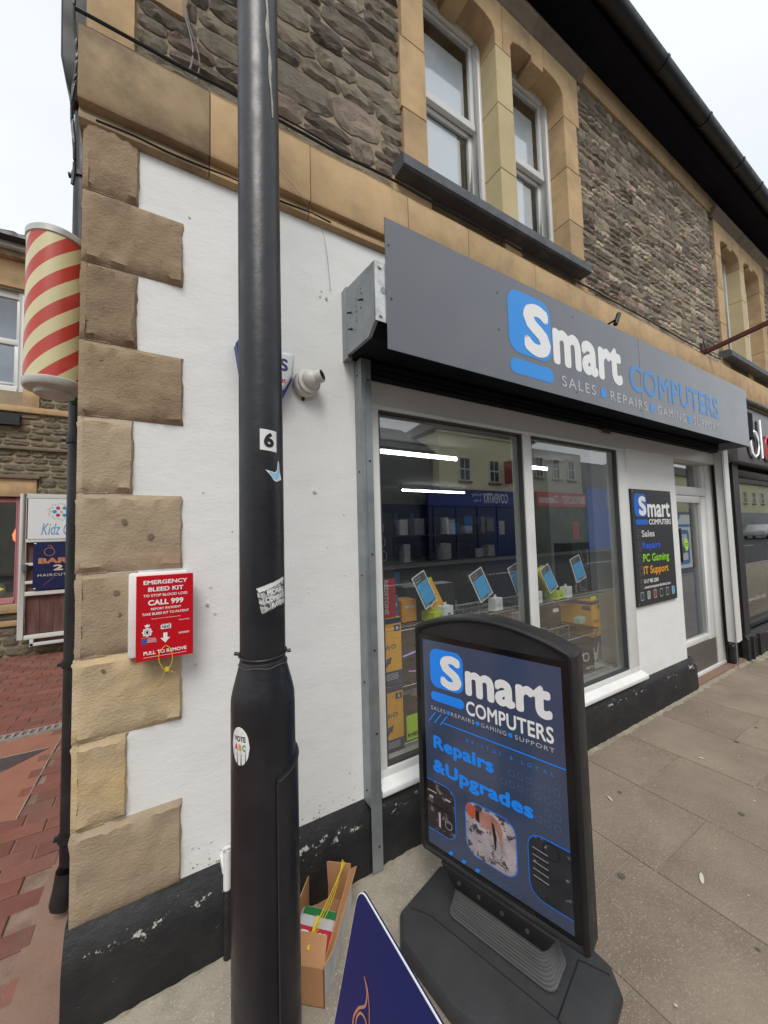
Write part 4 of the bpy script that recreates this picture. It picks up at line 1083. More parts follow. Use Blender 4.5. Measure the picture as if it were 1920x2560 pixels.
# ================================================================== BLUE A-BOARD
ab = thing('pavement_board', 'navy blue glossy A-board with white edge and copper logo at the bottom beside the post', 'A-board', (.276, -1.39, 0))
def leaf(sgn):
    # hinged at z 1.0, leaning outwards towards -x (sgn -1) or +x
    o = Vector((.276+sgn*.012, 0, 1.0)); dn = Vector((sgn*.259, 0, -.966)); al = Vector((0, 1 if sgn < 0 else -1, 0))
    return o, dn, al
for sgn in (-1, 1):
    ang = rad(15)
    o = Vector((.276+sgn*.0015, -1.39, 1.0))
    u = Vector((0, -1 if sgn < 0 else 1, 0)); v = Vector((-sgn*math.sin(ang), 0, math.cos(ang)))
    F_ = Pl(o, u, v)    # n points outwards
    out = rrect(-.30,.30,-1.03,.0,.022)
    m = MB(); m.sweep([[F_.p(a,b,-.0022) for a,b in out], [F_.p(a,b,.0) for a,b in out]])
    pn = obj('board_panel', m, PW if sgn < 0 else NAVYB, parent=ab)
    m = MB(); F_.poly(m, rrect(-.2988,.2988,-1.0288,-.0012,.021), .0006); obj('board_face', m, NAVYB, parent=pn, fix=False)
    if sgn < 0:
        m = MB()
        def cp(pts, w_): 
            for (a, b), (c, d) in zip(pts, pts[1:]): F_.line(m, [(a,b),(c,d)], w_, .0014)
        def curve(P, w): 
            q = smooth_pts([(a, b, 0) for a, b in P], 5); cp([(v_.x, v_.y) for v_ in q], w)
        curve([(-.2473,-.0758),(-.2377,-.0824),(-.234,-.0897),(-.2353,-.1),(-.2475,-.113),(-.2548,-.1276),(-.2543,-.1376),(-.249,-.152),(-.238,-.163),(-.225,-.168),(-.212,-.163),(-.204,-.150),(-.203,-.135),(-.209,-.120),(-.220,-.1066)], .0030)
        curve([(-.2473,-.0758),(-.2362,-.0811),(-.2265,-.0923),(-.22,-.1066)], .0020)
        curve([(-.2259,-.112),(-.2311,-.1099),(-.2414,-.1132),(-.2478,-.1226),(-.2481,-.132),(-.243,-.145),(-.232,-.154),(-.220,-.152),(-.213,-.142),(-.213,-.128),(-.2259,-.112)], .0026)
        F_.text(m,'BARBER',-.24,.24,-.52,-.40,.03,.0014); F_.text(m,'21',-.07,.11,-.68,-.56,.03,.0014)
        obj('logo', m, COPP, parent=pn, fix=False)
m = MB()
for y in (-1.2,-1.58): m.tube([(.276,y-.03,.975),(.276,y+.03,.975)], .004, 6)
obj('hinge', m, BLKM, parent=ab)

# ================================================================== CARDBOARD BOX with yellow ties
cb = thing('cardboard_box', 'opened brown cardboard box on the pavement between post and shop wall', 'box', (.53, -.28, 0))
bx, by = Vector((.479,-.400)), Vector((.713,-.120))
u = (by-bx).normalized(); w_ = Vector((-u.y, u.x)); L_ = (by-bx).length
def P2d(a, b): q = bx+u*a+w_*b; return (q.x, q.y)
W_ = .17; H_ = .135; tk = .005
def panel(a0,b0,a1,b1,z0,z1,th):
    m = MB(); p = Vector(P2d(a0,b0)); q = Vector(P2d(a1,b1)); d = (q-p).normalized(); nn = Vector((-d.y,d.x))*th
    m.prism_z([(p.x,p.y),(q.x,q.y),(q.x+nn.x,q.y+nn.y),(p.x+nn.x,p.y+nn.y)], z0, z1); return m
obj('near_side', panel(0,W_,0,0,.0,H_*.9,tk), CARD, parent=cb)
obj('right_side', panel(0,0,L_,0,0,H_,-.0+tk), CARD, parent=cb)
obj('white_label', panel(.002,-.001,L_,-.001,.004,H_-.006,.0008), CARDW, parent=cb)
obj('far_side', panel(L_,0,L_,W_,0,H_+.02,tk), CARD, parent=cb)
obj('left_side', panel(L_,W_,0,W_,0,H_,tk), CARD, parent=cb)
m = MB(); q = [P2d(0,0),P2d(L_,0),P2d(L_,W_),P2d(0,W_)]; m.prism_z(q,.002,.008); obj('box_bottom', m, CARD, parent=cb)
m = MB(); a, b, c, d = P2d(0,.002), P2d(0,W_), P2d(.055,W_), P2d(.05,.004)
m.sweep([[(a[0],a[1],H_*.9),(b[0],b[1],H_*.9),(c[0],c[1],H_*.9+.055),(d[0],d[1],H_*.9+.055)], [(a[0],a[1],H_*.9+.004),(b[0],b[1],H_*.9+.004),(c[0],c[1],H_*.9+.059),(d[0],d[1],H_*.9+.059)]]); obj('near_flap', m, CARD, parent=cb)
m = MB(); m.sweep([[(*P2d(.0,0),H_),(*P2d(L_,0),H_),(*P2d(L_-.01,-.025),H_+.02),(*P2d(.03,-.02),H_+.02)], [(*P2d(.0,-.003),H_),(*P2d(L_,-.003),H_),(*P2d(L_-.01,-.028),H_+.02),(*P2d(.03,-.023),H_+.02)]]); obj('side_flap', m, CARD, parent=cb)
pk = MB(); Bp = Pl((*P2d(.05,.02),.062),(u.x,u.y,.0),(w_.x,w_.y,.10))
pk_t = thing('snack_packet', 'red white and green printed packet lying in the cardboard box', 'packet', (.53,-.27,.06))
m = MB(); q = rrect(-.01,.20,-.0,.145,.02); m.sweep([[Bp.p(a,b,-.03) for a,b in q],[Bp.p(a,b,.0) for a,b in q],[Bp.p(.095+(a-.095)*.8,.07+(b-.07)*.8,.012) for a,b in q]]); obj('packet_body', m, mat('packet_white',(.72,.72,.72),.3), parent=pk_t, smooth=True)
m = MB(); Bp.rect(m,.0,.115,.002,.14,.0135); obj('red_print', m, mat('packet_red',(.6,.02,.04),.3), parent=pk_t, fix=False)
m = MB(); Bp.rect(m,.155,.185,.005,.135,.0138); obj('green_print', m, mat('packet_green',(.02,.20,.05),.3), parent=pk_t, fix=False)
m = MB(); Bp.text(m,'aid',.02,.10,.015,.12,.04,.0142,rot=90); obj('lettering', m, PW, parent=pk_t, fix=False)
yt = thing('security_seals', 'bundle of yellow plastic seal ties sticking out of the cardboard box', 'ties', (.5,-.3,.15))
r = random.Random(8)
for k in range(4):
    e = Vector((.668+.003*k, -.135-.002*k, .200-.004*k)); s_ = Vector((.45+.006*k,-.335+.004*k,.165+.006*k)); mid = (s_+e)/2+Vector((r.uniform(-.01,.02), r.uniform(-.01,.01), -.045+.018*k)) + Vector((.03-.012*k, -.02+.01*k, 0))
    m = MB(); m.tube([s_*(1-t)**2+mid*2*t*(1-t)+e*t*t for t in [q/10 for q in range(11)]], .0013, 6); obj('tie', m, YEL, parent=yt)
m = MB(); 
for k in range(4): m.tube([(.445+.01*k,-.34+.008*k,.150+.007*k),(.472+.01*k,-.312+.008*k,.170+.006*k)], .0055, 6)
obj('tie_lock', m, YEL, parent=yt)

# ================================================================== WALL FIXTURES
# bleed kit
bk = thing('bleed_kit_box', 'red emergency bleed kit sign box on the stone quoins with a yellow seal tie', 'sign', (.03, -.09, 1.28))
m = MB(); m.box(-.085,.10,-.045,.0,1.135,1.43); obj('white_backing', m, WHITE, parent=bk, bevel=.008)
m = MB(); m.box(-.060,.113,-.090,-.045,1.165,1.420); obj('red_box', m, RED, parent=bk, bevel=.002)
m = MB(); m.box(-.060,.1145,-.0955,-.0905,1.133,1.4225); pn = obj('red_panel', m, RED, parent=bk, bevel=.001, seg=1)
K = Pl((-.060,-.0957,1.133),(1,0,0),(0,0,1)); kw, kh = .1745, .2895
m = MB()
def kt(t_, a, b, c, d, bo=.03): K.text(m, t_, a*kw, b*kw, (1-d)*kh, (1-c)*kh, bo, .0006)
kt('EMERGENCY',.12,.89,.055,.105); kt('BLEED KIT',.20,.82,.140,.190); kt('TO STOP BLOOD LOSS',.12,.89,.222,.253,.02); kt('CALL 999',.20,.82,.29,.355,.035)
kt('REPORT INCIDENT',.25,.78,.385,.412,.02); kt('TAKE BLEED KIT TO PATIENT',.10,.92,.440,.470,.02); kt('Saving Lives in the Community',.26,.77,.508,.524,.0)
kt('HeartSafe',.74,.93,.552,.568,.0); kt('Supported by',.44,.60,.585,.596,.0); kt('PULL TO REMOVE',.13,.88,.890,.932,.03)
kt('AVON &',.195,.33,.738,.752,.01); kt('SOMERSET',.195,.35,.757,.772,.01); kt('POLICE',.195,.35,.777,.790,.01); kt('Donated by',.10,.235,.722,.731,0)
K.rect(m,.13*kw,.88*kw,.038*kh,.042*kh,.0006); K.rect(m,.73*kw,.93*kw,.282*kh,.288*kh,.0006); K.rect(m,.74*kw,.92*kw,.270*kh,.275*kh,.0006)
K.rr(m,.42*kw,.60*kw,.350*kh,.402*kh,.001,.0006)
K.poly(m,[(.465*kw,.305*kh),(.535*kw,.305*kh),(.535*kw,.245*kh),(.585*kw,.245*kh),(.50*kw,.185*kh),(.415*kw,.245*kh),(.465*kw,.245*kh)],.0006)
cxk, czk = .19*kw, .335*kh
K.poly(m,[(cxk+(.0165 if k%2==0 else .0125)*math.cos(k*math.pi/8), czk+(.0165 if k%2==0 else .0125)*math.sin(k*math.pi/8)) for k in range(16)],.0006)
K.poly(m,[(cxk-.006,czk+.017),(cxk+.006,czk+.017),(cxk+.008,czk+.026),(cxk+.003,czk+.023),(cxk,czk+.029),(cxk-.003,czk+.023),(cxk-.008,czk+.026)],.0006)
obj('lettering', m, PW, parent=pn, fix=False, label='white warning lettering and arrow')
m = MB(); K.text(m,'NHS',.435*kw,.585*kw,.358*kh,.395*kh,.02,.0012,shear=.2); K.ring(m,cxk-.009,cxk+.009,czk-.009,czk+.009,.009,.0013,.0012); K.poly(m,[(cxk-.004,czk+.004),(cxk+.004,czk+.004),(cxk+.004,czk-.001),(cxk,czk-.006),(cxk-.004,czk-.001)],.0012)
obj('badge_print', m, PB, parent=pn, fix=False)
m = MB(); K.rect(m,.095*kw,.185*kw,.195*kh,.258*kh,.0008); obj('blue_badge', m, mat('badge_blue',(.06,.09,.35),.4,peel=(.6,.2,.25),pscale=90,pth=.6), parent=pn, fix=False)
tie = MB()
lp_ = [(.0265,-.0985,1.176),(.012,-.102,1.160),(.008,-.104,1.135),(.016,-.103,1.110),(.030,-.100,1.093),(.046,-.100,1.110),(.049,-.102,1.140),(.042,-.101,1.165),(.029,-.0985,1.177)]
tie.tube(smooth_pts(lp_), .0012, 6); tie.tube(smooth_pts([(.028,-.099,1.094),(.018,-.090,1.065),(.002,-.070,1.045),(-.020,-.045,1.020),(-.042,-.034,.993)]), .0011, 6); tie.tube([(.034,-.100,1.093),(.056,-.095,1.076)], .0012, 6)
tie.box(.027,.039,-.105,-.094,1.089,1.101)
tag(obj('seal_tie', tie, YEL, smooth=False), 'looped thin yellow seal tie hanging from the red bleed kit', 'tie')

# intruder alarm box (white front, blue wings) half hidden by the post
al = thing('alarm_box', 'white and blue intruder alarm box on the wall half hidden by the lamp post', 'alarm', (.40, 0, 2.22))
sh_w = [(.295,2.338),(.508,2.350),(.516,2.340),(.508,2.255),(.47,2.185),(.40,2.135),(.335,2.185),(.298,2.25),(.287,2.325)]
def infl(p, k, c=(.40,2.25)): return [(c[0]+(x-c[0])*k, c[1]+(z-c[1])*k) for x, z in p]
m = MB(); blue_o = [(.275,2.352),(.285,2.37),(.30,2.355),(.505,2.352),(.518,2.33),(.508,2.235),(.465,2.145),(.40,2.085),(.33,2.16),(.292,2.24)]
m.sweep([[(x,0,z) for x,z in blue_o],[(x,-.05,z) for x,z in blue_o],[(x,-.062,z) for x,z in infl(blue_o,.93)]]); obj('blue_wings', m, mat('alarm_blue',(.015,.03,.22),.4), parent=al, bevel=0)
m = MB(); m.sweep([[(x,-.03,z) for x,z in sh_w],[(x,-.066,z) for x,z in sh_w],[(x,-.078,z) for x,z in infl(sh_w,.93)],[(x,-.081,z) for x,z in infl(sh_w,.85)]]); obj('white_cover', m, mat('alarm_white',(.74,.77,.78),.4), parent=al, smooth=True)
m = MB(); Pl((0,-.0812,0),(1,0,0),(0,0,1)).text(m,'ADS',.32,.482,2.258,2.312,.03,.001); obj('lettering', m, mat('alarm_navy',(.03,.02,.14),.4), parent=al, fix=False)
m = MB(); Pl((0,-.0812,0),(1,0,0),(0,0,1)).text(m,'South West',.33,.472,2.205,2.228,.02,.001); obj('lettering', m, RED, parent=al, fix=False)

# turret camera
cc = thing('security_camera', 'white dome security camera on the white wall beside the alarm', 'security camera', (.585, 0, 2.245))
C0 = Vector((.585,0,2.245)); CAMW = mat('camera_white', (.66,.65,.60), .4, dirt=(.45,.43,.38), dscale=12, damt=.4)
def lathe_axis(prof, origin, axis, n=28):
    mb = MB(); ax = Vector(axis).normalized(); a = ax.cross(Vector((0,0,1))).normalized(); b = ax.cross(a)
    mb.sweep([[Vector(origin)+ax*h+(a*math.cos(2*math.pi*k/n)+b*math.sin(2*math.pi*k/n))*q for k in range(n)] for q, h in prof]); return mb
obj('mount', lathe_axis([(.058,0),(.060,.008),(.062,.024),(.056,.034),(.05,.038)], C0, (0,-1,0)), CAMW, parent=cc, smooth=True)
obj('collar', lathe_axis([(.052,.034),(.055,.038),(.054,.046),(.046,.05)], C0+Vector((.004,0,.004)), (.08,-1,.05)), CAMW, parent=cc, smooth=True)
ax = Vector((.62,-.74,.22)).normalized(); Cb = C0+Vector((.012,-.045,.012))
ball = [(.045*math.sin(t), .045*math.cos(t)) for t in [math.pi*k/12 for k in range(1,12)]]
obj('ball', lathe_axis([(q,-h) for q,h in ball], Cb, ax), CAMW, parent=cc, smooth=True)
sn = obj('snout', lathe_axis([(.030,.025),(.031,.058),(.028,.062),(.024,.0625)], Cb, ax), CAMW, parent=cc, smooth=True)
obj('lens', lathe_axis([(.024,.0626),(.022,.0605),(.008,.060)], Cb, ax), mat('lens_black',(.01,.01,.012),.1,coat=1), parent=sn, smooth=True)
m = MB(); m.tube([(.575,-.004,2.184),(.573,-.006,2.172)], .007, 8); obj('cable_exit', m, PB, parent=cc)

# shutter-side waste pipe stub on the wall behind the post
wp = thing('wall_pipe', 'small white and black wall pipe rising behind the lamp post foot', 'pipe', (.236,-.03,0))
m = MB(); m.tube([(.232,-.058,.235),(.232,-.058,.375),(.232,-.056,.385)], .013, 12); m.box(.216,.248,-.062,-.0,.30,.325); obj('white_section', m, WHITE, parent=wp, smooth=True)
m = MB(); m.tube([(.232,-.066,.0),(.232,-.066,.10),(.232,-.064,.24)], .0145, 12); obj('black_section', m, BLKP, parent=wp, smooth=True)

# panel sign beside the door
ps = thing('panel_sign', 'tall black panel sign listing sales repairs gaming and support beside the door', 'sign', (3.786,-.01,1.37))
m = MB(); m.box(3.4275,4.145,-.02,-.0005,.877,1.870); obj('panel_board', m, mat('dark_panel', (.028,.029,.031), .45, var=.05), parent=ps, bevel=.001, seg=1)
D = Pl((0,-.0202,0),(1,0,0),(0,0,1))
m = MB(); D.rr(m,3.46,3.675,1.632,1.832,.05); D.rr(m,3.47,3.69,1.563,1.608,.02); obj('logo', m, mat('panel_blue',(.01,.14,.62),.4), parent=ps, fix=False)
m = MB(); D.text(m,'S',3.535,3.665,1.64,1.812,.05,.0016); D.text(m,'mart',3.685,4.108,1.627,1.765,.03); D.text(m,'COMPUTERS',3.70,4.113,1.562,1.611,.025)
D.text(m,'0117 985 2000',3.549,3.802,1.062,1.096,.02); D.text(m,'smartcomputersbristol.com',3.549,4.023,1.010,1.043,.02)
obj('lettering', m, PW, parent=ps, fix=False, label='white name and contact lettering')
for t_, a, b, c, d, mt_ in (('Sales',3.557,3.785,1.456,1.515,mat('panel_pale',(.6,.6,.6),.4)),('Repairs',3.557,3.879,1.338,1.415,mat('panel_blue2',(.03,.12,.72),.4)),('PC Gaming',3.556,4.028,1.222,1.312,mat('panel_green',(.25,.68,.02),.4)),('IT Support',3.552,4.002,1.118,1.207,mat('panel_orange',(.85,.36,.01),.4))):
    m = MB(); D.text(m,t_,a,b,c,d,.03,spacing=1.03); obj('lettering', m, mt_, parent=ps, fix=False, label='coloured word '+t_.split()[-1].lower())
m = MB()
for z in (1.508,1.462,1.405,1.355,1.298,1.25,1.195,1.145,1.085,1.035):
    for x in (3.478,3.514): D.ring(m,x,x+.026,z-.016,z+.016,.008,.003)
obj('dot_pattern', m, mat('panel_faint',(.2,.2,.2),.5), parent=ps, fix=False)
for k, c_ in enumerate(((.03,.06,.12),(.3,.3,.3),(.25,.06,.04),(.02,.02,.02),(.05,.05,.08),(.08,.35,.6))):
    x = 3.475+.113*k; m = MB(); D.rr(m,x,x+.055,.925,.995,.012,.001); b_ = obj('icon_border', m, mat('panel_icon_edge',(.55,.55,.55),.5), parent=ps, fix=False)
    m = MB(); D.rr(m,x+.004,x+.051,.930,.990,.010,.0016); obj('icon', m, mat('icon%d' % k, c_, .5, var=.5, vscale=60), parent=b_, fix=False)
m = MB()
for x, z in ((3.445,1.853),(4.128,1.853),(3.445,.895),(4.128,.895)): D.disc(m,x,z,.006,.0012,8)
obj('screw', m, GALVB, parent=ps, fix=False)

# side wall: drainpipe with hopper, barber pole
dp = thing('drainpipe', 'black cast drainpipe running down beside the corner quoins', 'drainpipe', (-.345,.50,0))
PX, PY = -.307, .50
m = MB(); m.tube([(PX,PY,.10),(PX,PY,1.2),(PX,PY,2.4),(PX,PY,3.62)], .038, 16); obj('pipe', m, BLKM, parent=dp, smooth=True)
m = MB(); m.tube([(PX,PY,.30),(PX-.004,PY-.004,.17),(PX-.012,PY-.012,.10),(PX-.024,PY-.022,.05),(PX-.032,PY-.03,.03)], [.044,.044,.045,.043,.03], 16); obj('pipe_shoe', m, BLKM, parent=dp, smooth=True)
for z in (.30,1.02,2.0,2.9,3.25):
    m = MB(); m.tube([(PX,PY,z-.012),(PX,PY,z+.012)], .046, 16); m.box(PX,-.24,PY-.01,PY+.01,z-.01,z+.01); m.box(PX-.056,PY*0+PX-.03,PY-.012,PY+.012,z-.005,z+.005); obj('pipe_bracket', m, BLKM, parent=dp)
m = MB(); m.sweep([[(x,y,z) for x,y in rrect(PX-w_/2,PX+w_/2,PY-d_/2-.02,PY+d_/2-.02,.012)] for w_,d_,z in ((.085,.085,3.57),(.12,.13,3.63),(.15,.17,3.72),(.155,.175,4.05),(.16,.18,4.06))]); obj('hopper_head', m, BLKM, parent=dp, smooth=True)
m = MB(); m.tube([(PX,PY-.02,4.05),(PX,PY-.02,5.2)], .05, 14); obj('upper_pipe', m, BLKM, parent=dp, smooth=True)
m = MB(); pts = [(-.275,-.004,z) for z in ()]
sp = [( -.272+.006*math.sin(k*1.3), .03+.004*math.cos(k*1.9), 2.85+k*.08) for k in range(10)]
m.tube(smooth_pts(sp), .006, 6); tag(obj('cable', m, PB), 'thin black cable running down the outside of the corner quoins', 'cable')

bpz0, bpz1 = 2.175, 2.745
BX, BY = -.352, .275
bb = thing('barber_pole', 'red and cream striped barber pole on the side wall past the corner quoins', 'barber pole', (BX,BY,2.2))
r0 = .0945
# one full helix: exact pitch so the bands close on themselves
def helix(phase, mt, nm):
    H = bpz1-bpz0; P_ = H/4.75; na = 64
    for b in range(-6, 8):
        prev = None; mb = MB()
        for i in range(na+1):
            t = 2*math.pi*i/na + math.pi*.5
            lo = bpz0+(b+phase)*P_+(i/na)*P_*5; hi = lo+P_/2
            lo2, hi2 = max(bpz0,min(bpz1,lo)), max(bpz0,min(bpz1,hi))
            cur = ((BX+r0*math.cos(t), BY+r0*math.sin(t), lo2), (BX+r0*math.cos(t), BY+r0*math.sin(t), hi2))
            if prev and (cur[1][2]-cur[0][2] > 1e-4 or prev[1][2]-prev[0][2] > 1e-4): mb.face([prev[0], cur[0], cur[1], prev[1]])
            prev = cur
        if mb.f: obj(nm, mb, mt, parent=bb, smooth=True, fix=False)
helix(.35, BPRED, 'red_stripe'); helix(.85, BPCRM, 'cream_stripe')
m = MB(); m.lathe(BX,BY,[(.095,bpz1-.004),(.099,bpz1),(.099,bpz1+.022),(.092,bpz1+.030),(.062,bpz1+.044),(.02,bpz1+.05)],40); obj('top_cap', m, BPWHT, parent=bb, smooth=True)
m = MB(); m.lathe(BX,BY,[(.095,bpz0+.004),(.099,bpz0),(.099,bpz0-.020),(.094,bpz0-.027),(.066,bpz0-.031),(.064,bpz0-.032),(.062,bpz0-.046),(.054,bpz0-.050),(.02,bpz0-.052)],40); obj('bottom_cap', m, BPWHT, parent=bb, smooth=True)
m = MB()
for z in (bpz0-.01, bpz1+.012): m.box(BX,-.235,BY-.02,BY+.02,z-.012,z+.012)
m.box(BX+.088,-.25,BY-.02,BY+.02,bpz0-.02,bpz1+.02)
obj('wall_bracket', m, BLKM, parent=bb)
# soft flower basket glimpse under the barber pole: dark green and red fabric tag
m = MB(); m.lathe(-.30,.33,[(.01,2.12),(.022,2.14),(.024,2.2),(.012,2.23)],10); tag(obj('green_lamp', m, mat('dark_green_glass',(.02,.07,.04),.3)), 'small dark green fitting tucked behind the corner under the barber pole', 'fitting')

# cables on the string course, floodlight arm, bracket
r = random.Random(4)
def cable(pts, rad_, label, nm='cable', mt=None):
    m = MB(); m.tube(smooth_pts(pts, 4), rad_, 6); return tag(obj(nm, m, mt or PB, smooth=True), label, 'cable')
cable([(x, -.062-.006*r.random(), 3.424+.010*r.random()-.006*math.sin(x*3)) for x in [-.26+k*.17 for k in range(35)]], .0065, 'black cable clipped along the top edge of the stone string course')
cable([(x, -.05-.01*r.random(), 3.440+.012*r.random()) for x in [-.2+k*.21 for k in range(7)]], .004, 'thinner black cable lying above the string course near the corner')
cable([(.095+.02*math.sin(k*.9), -.035, 3.44+.062*k) for k in range(9)], .0035, 'loose grey wire hanging down the rubble stone near the corner', mt=mat('grey_wire',(.22,.2,.18),.6))
cable([(.115+.025*math.sin(k*.9+.4), -.03, 3.44+.062*k) for k in range(9)], .0025, 'second thin grey wire beside the loose one near the corner', mt=mat('grey_wire',(.22,.2,.18),.6))
cable([(-.2+k*.115, -.028, 3.078+.004*math.sin(k*2.)) for k in range(9)], .004, 'black cable under the string course above the white wall')
cable([(.29,-.06,3.34),(.42,-.062,3.22),(.56,-.062,3.11),(.66,-.03,3.04),(.70,-.012,2.95),(.72,-.01,2.74)], .0012, 'very thin pale wire crossing the tan string course to the shutter box', mt=mat('pale_wire',(.3,.27,.22),.7))
m = MB(); m.tube([(2.975,-.055,3.10),(2.99,-.20,3.13)], .008, 8); m.box(2.965,3.01,-.075,-.05,3.03,3.17)
fl = thing('floodlight_arm', 'small black floodlight arm above the fascia sign', 'light fitting', (2.98,-.055,3.05)); obj('arm', m, BLKM, parent=fl)
m = MB(); m.tube([(3.0,-.19,3.10),(3.06,-.19,3.20)], .017, 10); obj('lamp_head', m, BLKM, parent=fl, smooth=True)
sbk = thing('sign_bracket', 'rusty red steel bracket sticking out from the wall over the next shop', 'bracket', (5.2,0,3.45))
m = MB(); m.box(5.18,5.22,-.62,-.01,3.435,3.475); m.xf(Matrix.Translation((5.2,0,3.455)) @ Matrix.Rotation(rad(-9),4,'X') @ Matrix.Translation((-5.2,0,-3.455))); obj('steel_arm', m, RUST, parent=sbk)
m = MB(); m.box(5.16,5.20,-.022,.0,3.36,3.56); obj('wall_plate', m, RUST, parent=sbk)
m = MB(); m.tube([(5.15,-.03,3.42),(5.12,-.06,3.47),(5.10,-.05,3.56)], .006, 6); obj('wire_stub', m, PB, parent=sbk)

# ================================================================== FAR BUILDING across the side street
FY = 5.49
fb = thing('barber_building', 'low stone building with pink framed shop window behind the corner on the left', 'building', (-1.6, FY, 0))
holes = [(-2.60,-1.62,.72,2.20),(-2.55,-1.655,3.70,5.17)]
m = MB()
for a,b,c,d in rect_minus(-4.5,-.27,0,5.6,holes): m.box(a,b,FY+.012,FY+.35,c,d)
fw = obj('wall', m, MORT, parent=fb)
r = random.Random(31)
sk = [(-2.75,-1.47,2.18,2.47),(-2.75,-1.50,.42,.50),(-2.75,-1.50,.60,.72),(-2.75,-1.475,3.45,5.6),(-2.75,-1.56,.7,2.2),(-4.5,-.3,2.86,2.92),(-4.6,-.27,3.40,3.50)]
def hit(s):
    return any(s[0] < h[1]-.02 and s[1] > h[0]+.02 and s[2] < h[3]-.01 and s[3] > h[2]+.01 for h in sk+holes)
st_ = []
z = .0
for band in ((.0,.42,3),(.50,.60,1),(.72,2.18,15),(2.18,2.47,2),(2.47,2.86,4),(2.92,3.40,5),(3.50,5.6,19)):
    n_ = band[2]; h = (band[1]-band[0])/n_
    for k in range(n_):
        x = -3.4-r.random()*.2
        z0 = band[0]+k*h
        while x < -.3:
            w = r.uniform(.14,.34)
            for (a,b) in [(x,x+w)]:
                s_ = (a,min(b,-.28),z0,z0+h)
                if not hit(s_): st_.append(s_)
                else:
                    if a < -1.47 < b: st_.append((-1.47, b, z0, z0+h)) if -1.47 > a and not hit((-1.465,b,z0,z0+h)) else None
            x += w
FST = mat('far_coursed_stone', (.2,.18,.14), .9, var=.25, vscale=1.3, palette=[(.27,.225,.15),(.22,.19,.14),(.30,.245,.16),(.19,.165,.125),(.25,.215,.155)], dirt=(.08,.07,.055), dscale=1.4, damt=.5, bump=.8, bscale=20, bump2=.8, b2scale=3, spec=.2)
for i_ in range(len(unit_mesh)): pass
far_mesh = []
for u_ in units:
    me = bpy.data.meshes.new('stone'); me.from_pydata(u_.v, [], u_.f)
    b_ = bmesh.new(); b_.from_mesh(me); bmesh.ops.recalc_face_normals(b_, faces=b_.faces); b_.to_mesh(me); b_.free()
    me.materials.append(FST); far_mesh.append(me)
keep = unit_mesh; unit_mesh = far_mesh; RUB_ = RUB; RUB = FST
place_rubble(fw, st_, FY+.008, r, 300, dep=(.02,.035), key=lambda s: (s[0]+1.3)**2, gap=.010)
unit_mesh = keep; RUB = RUB_
def fbox(name, a,b,y0,y1,c,d, mt, par=None, **k):
    m = MB(); m.box(a,b,y0,y1,c,d); return obj(name, m, mt, parent=par or fb, **k)
fbox('lintel',-2.75,-1.475,FY-.02,FY+.1,2.20,2.45,ASH,bevel=.005); fbox('lintel_ledge',-2.8,-1.44,FY-.06,FY+.1,2.452,2.50,HOOD,bevel=.008)
fbox('sill_band',-2.75,-1.50,FY-.05,FY+.1,.60,.71,ASH,bevel=.006); fbox('sill_band',-2.75,-1.50,FY-.03,FY+.1,.42,.49,ASH,bevel=.005)
fbox('ledge',-4.5,-.28,FY-.045,FY+.1,2.865,2.915,HOOD,bevel=.01); fbox('ledge',-4.5,-.28,FY-.045,FY+.1,3.40,3.485,ASH,bevel=.01)
fbox('black_board',-2.6,-1.66,FY-.08,FY-.02,3.20,3.36,PB)
for a,b,c,d in ((-1.65,-1.47,3.49,4.1),(-1.65,-1.47,4.105,4.7),(-1.65,-1.47,4.705,5.2),(-2.75,-1.47,5.205,5.60)): fbox('surround_block',a,b,FY-.02,FY+.1,c,d-.004,ASH,bevel=.004)
pf = MB()
for a,b,c,d in ((-2.60,-2.54,.72,2.2),(-1.69,-1.615,.72,2.2),(-2.54,-1.69,2.12,2.2),(-2.54,-1.69,.72,.80)): pf.box(a,b,FY+.02,FY+.10,c,d)
pw = obj('pink_window_frame', pf, PINK, parent=fb, bevel=.006)
fbox('pane',-2.54,-1.69,FY+.07,FY+.074,.80,2.12,GL,pw)
m = MB(); FF = Pl((0,FY+.068,0),(1,0,0),(0,0,1)); FF.text(m,'BARBERS',-2.5,-1.98,1.42,1.66,.04,.0); obj('lettering', m, mat('yellow_green_print',(.55,.6,.05),.5), parent=pw, fix=False)
m = MB(); FF.disc(m,-1.89,.92,.105,.001,24); dd = obj('round_sticker', m, mat('green_grey_sticker',(.09,.10,.07),.5), parent=pw, fix=False)
m = MB(); FF.poly(m,[(-1.95,.912),(-1.87,.912),(-1.87,.885),(-1.80,.925),(-1.87,.965),(-1.87,.94),(-1.95,.94)],.003); obj('arrow', m, mat('yellow_arrow',(.75,.62,.12),.5), parent=dd, fix=False)
m = MB(); m.box(-3.4,-.6,FY+2.2,FY+2.25,0,2.8); m.box(-3.4,-3.35,FY+.36,FY+2.2,0,2.8); m.box(-.65,-.6,FY+.36,FY+2.2,0,2.8); m.box(-3.4,-.6,FY+.36,FY+2.2,2.75,2.8); m.box(-3.4,-.6,FY+.36,FY+2.2,.05,.1)
obj('shop_interior', m, mat('warm_dark_interior',(.09,.05,.035),.8,var=.4,vscale=2), parent=fb)
m = MB(); m.lathe(-1.78,FY+.5,[(.01,1.55),(.05,1.6),(.06,1.68),(.03,1.76),(.01,1.8)],14); ol = thing('orange_lamp','small glowing orange lamp inside the pink framed window','lamp',(-1.78,FY+.5,1.6)); obj('lamp_shade', m, mat('orange_glow',(.5,.12,.05),.5,emit=(1,.22,.08),estr=1.6), parent=ol, smooth=True)
m = MB(); m.tube([(-1.78,FY+.5,1.79),(-1.78,FY+.5,2.74)],.004,6); obj('cord', m, PB, parent=ol)
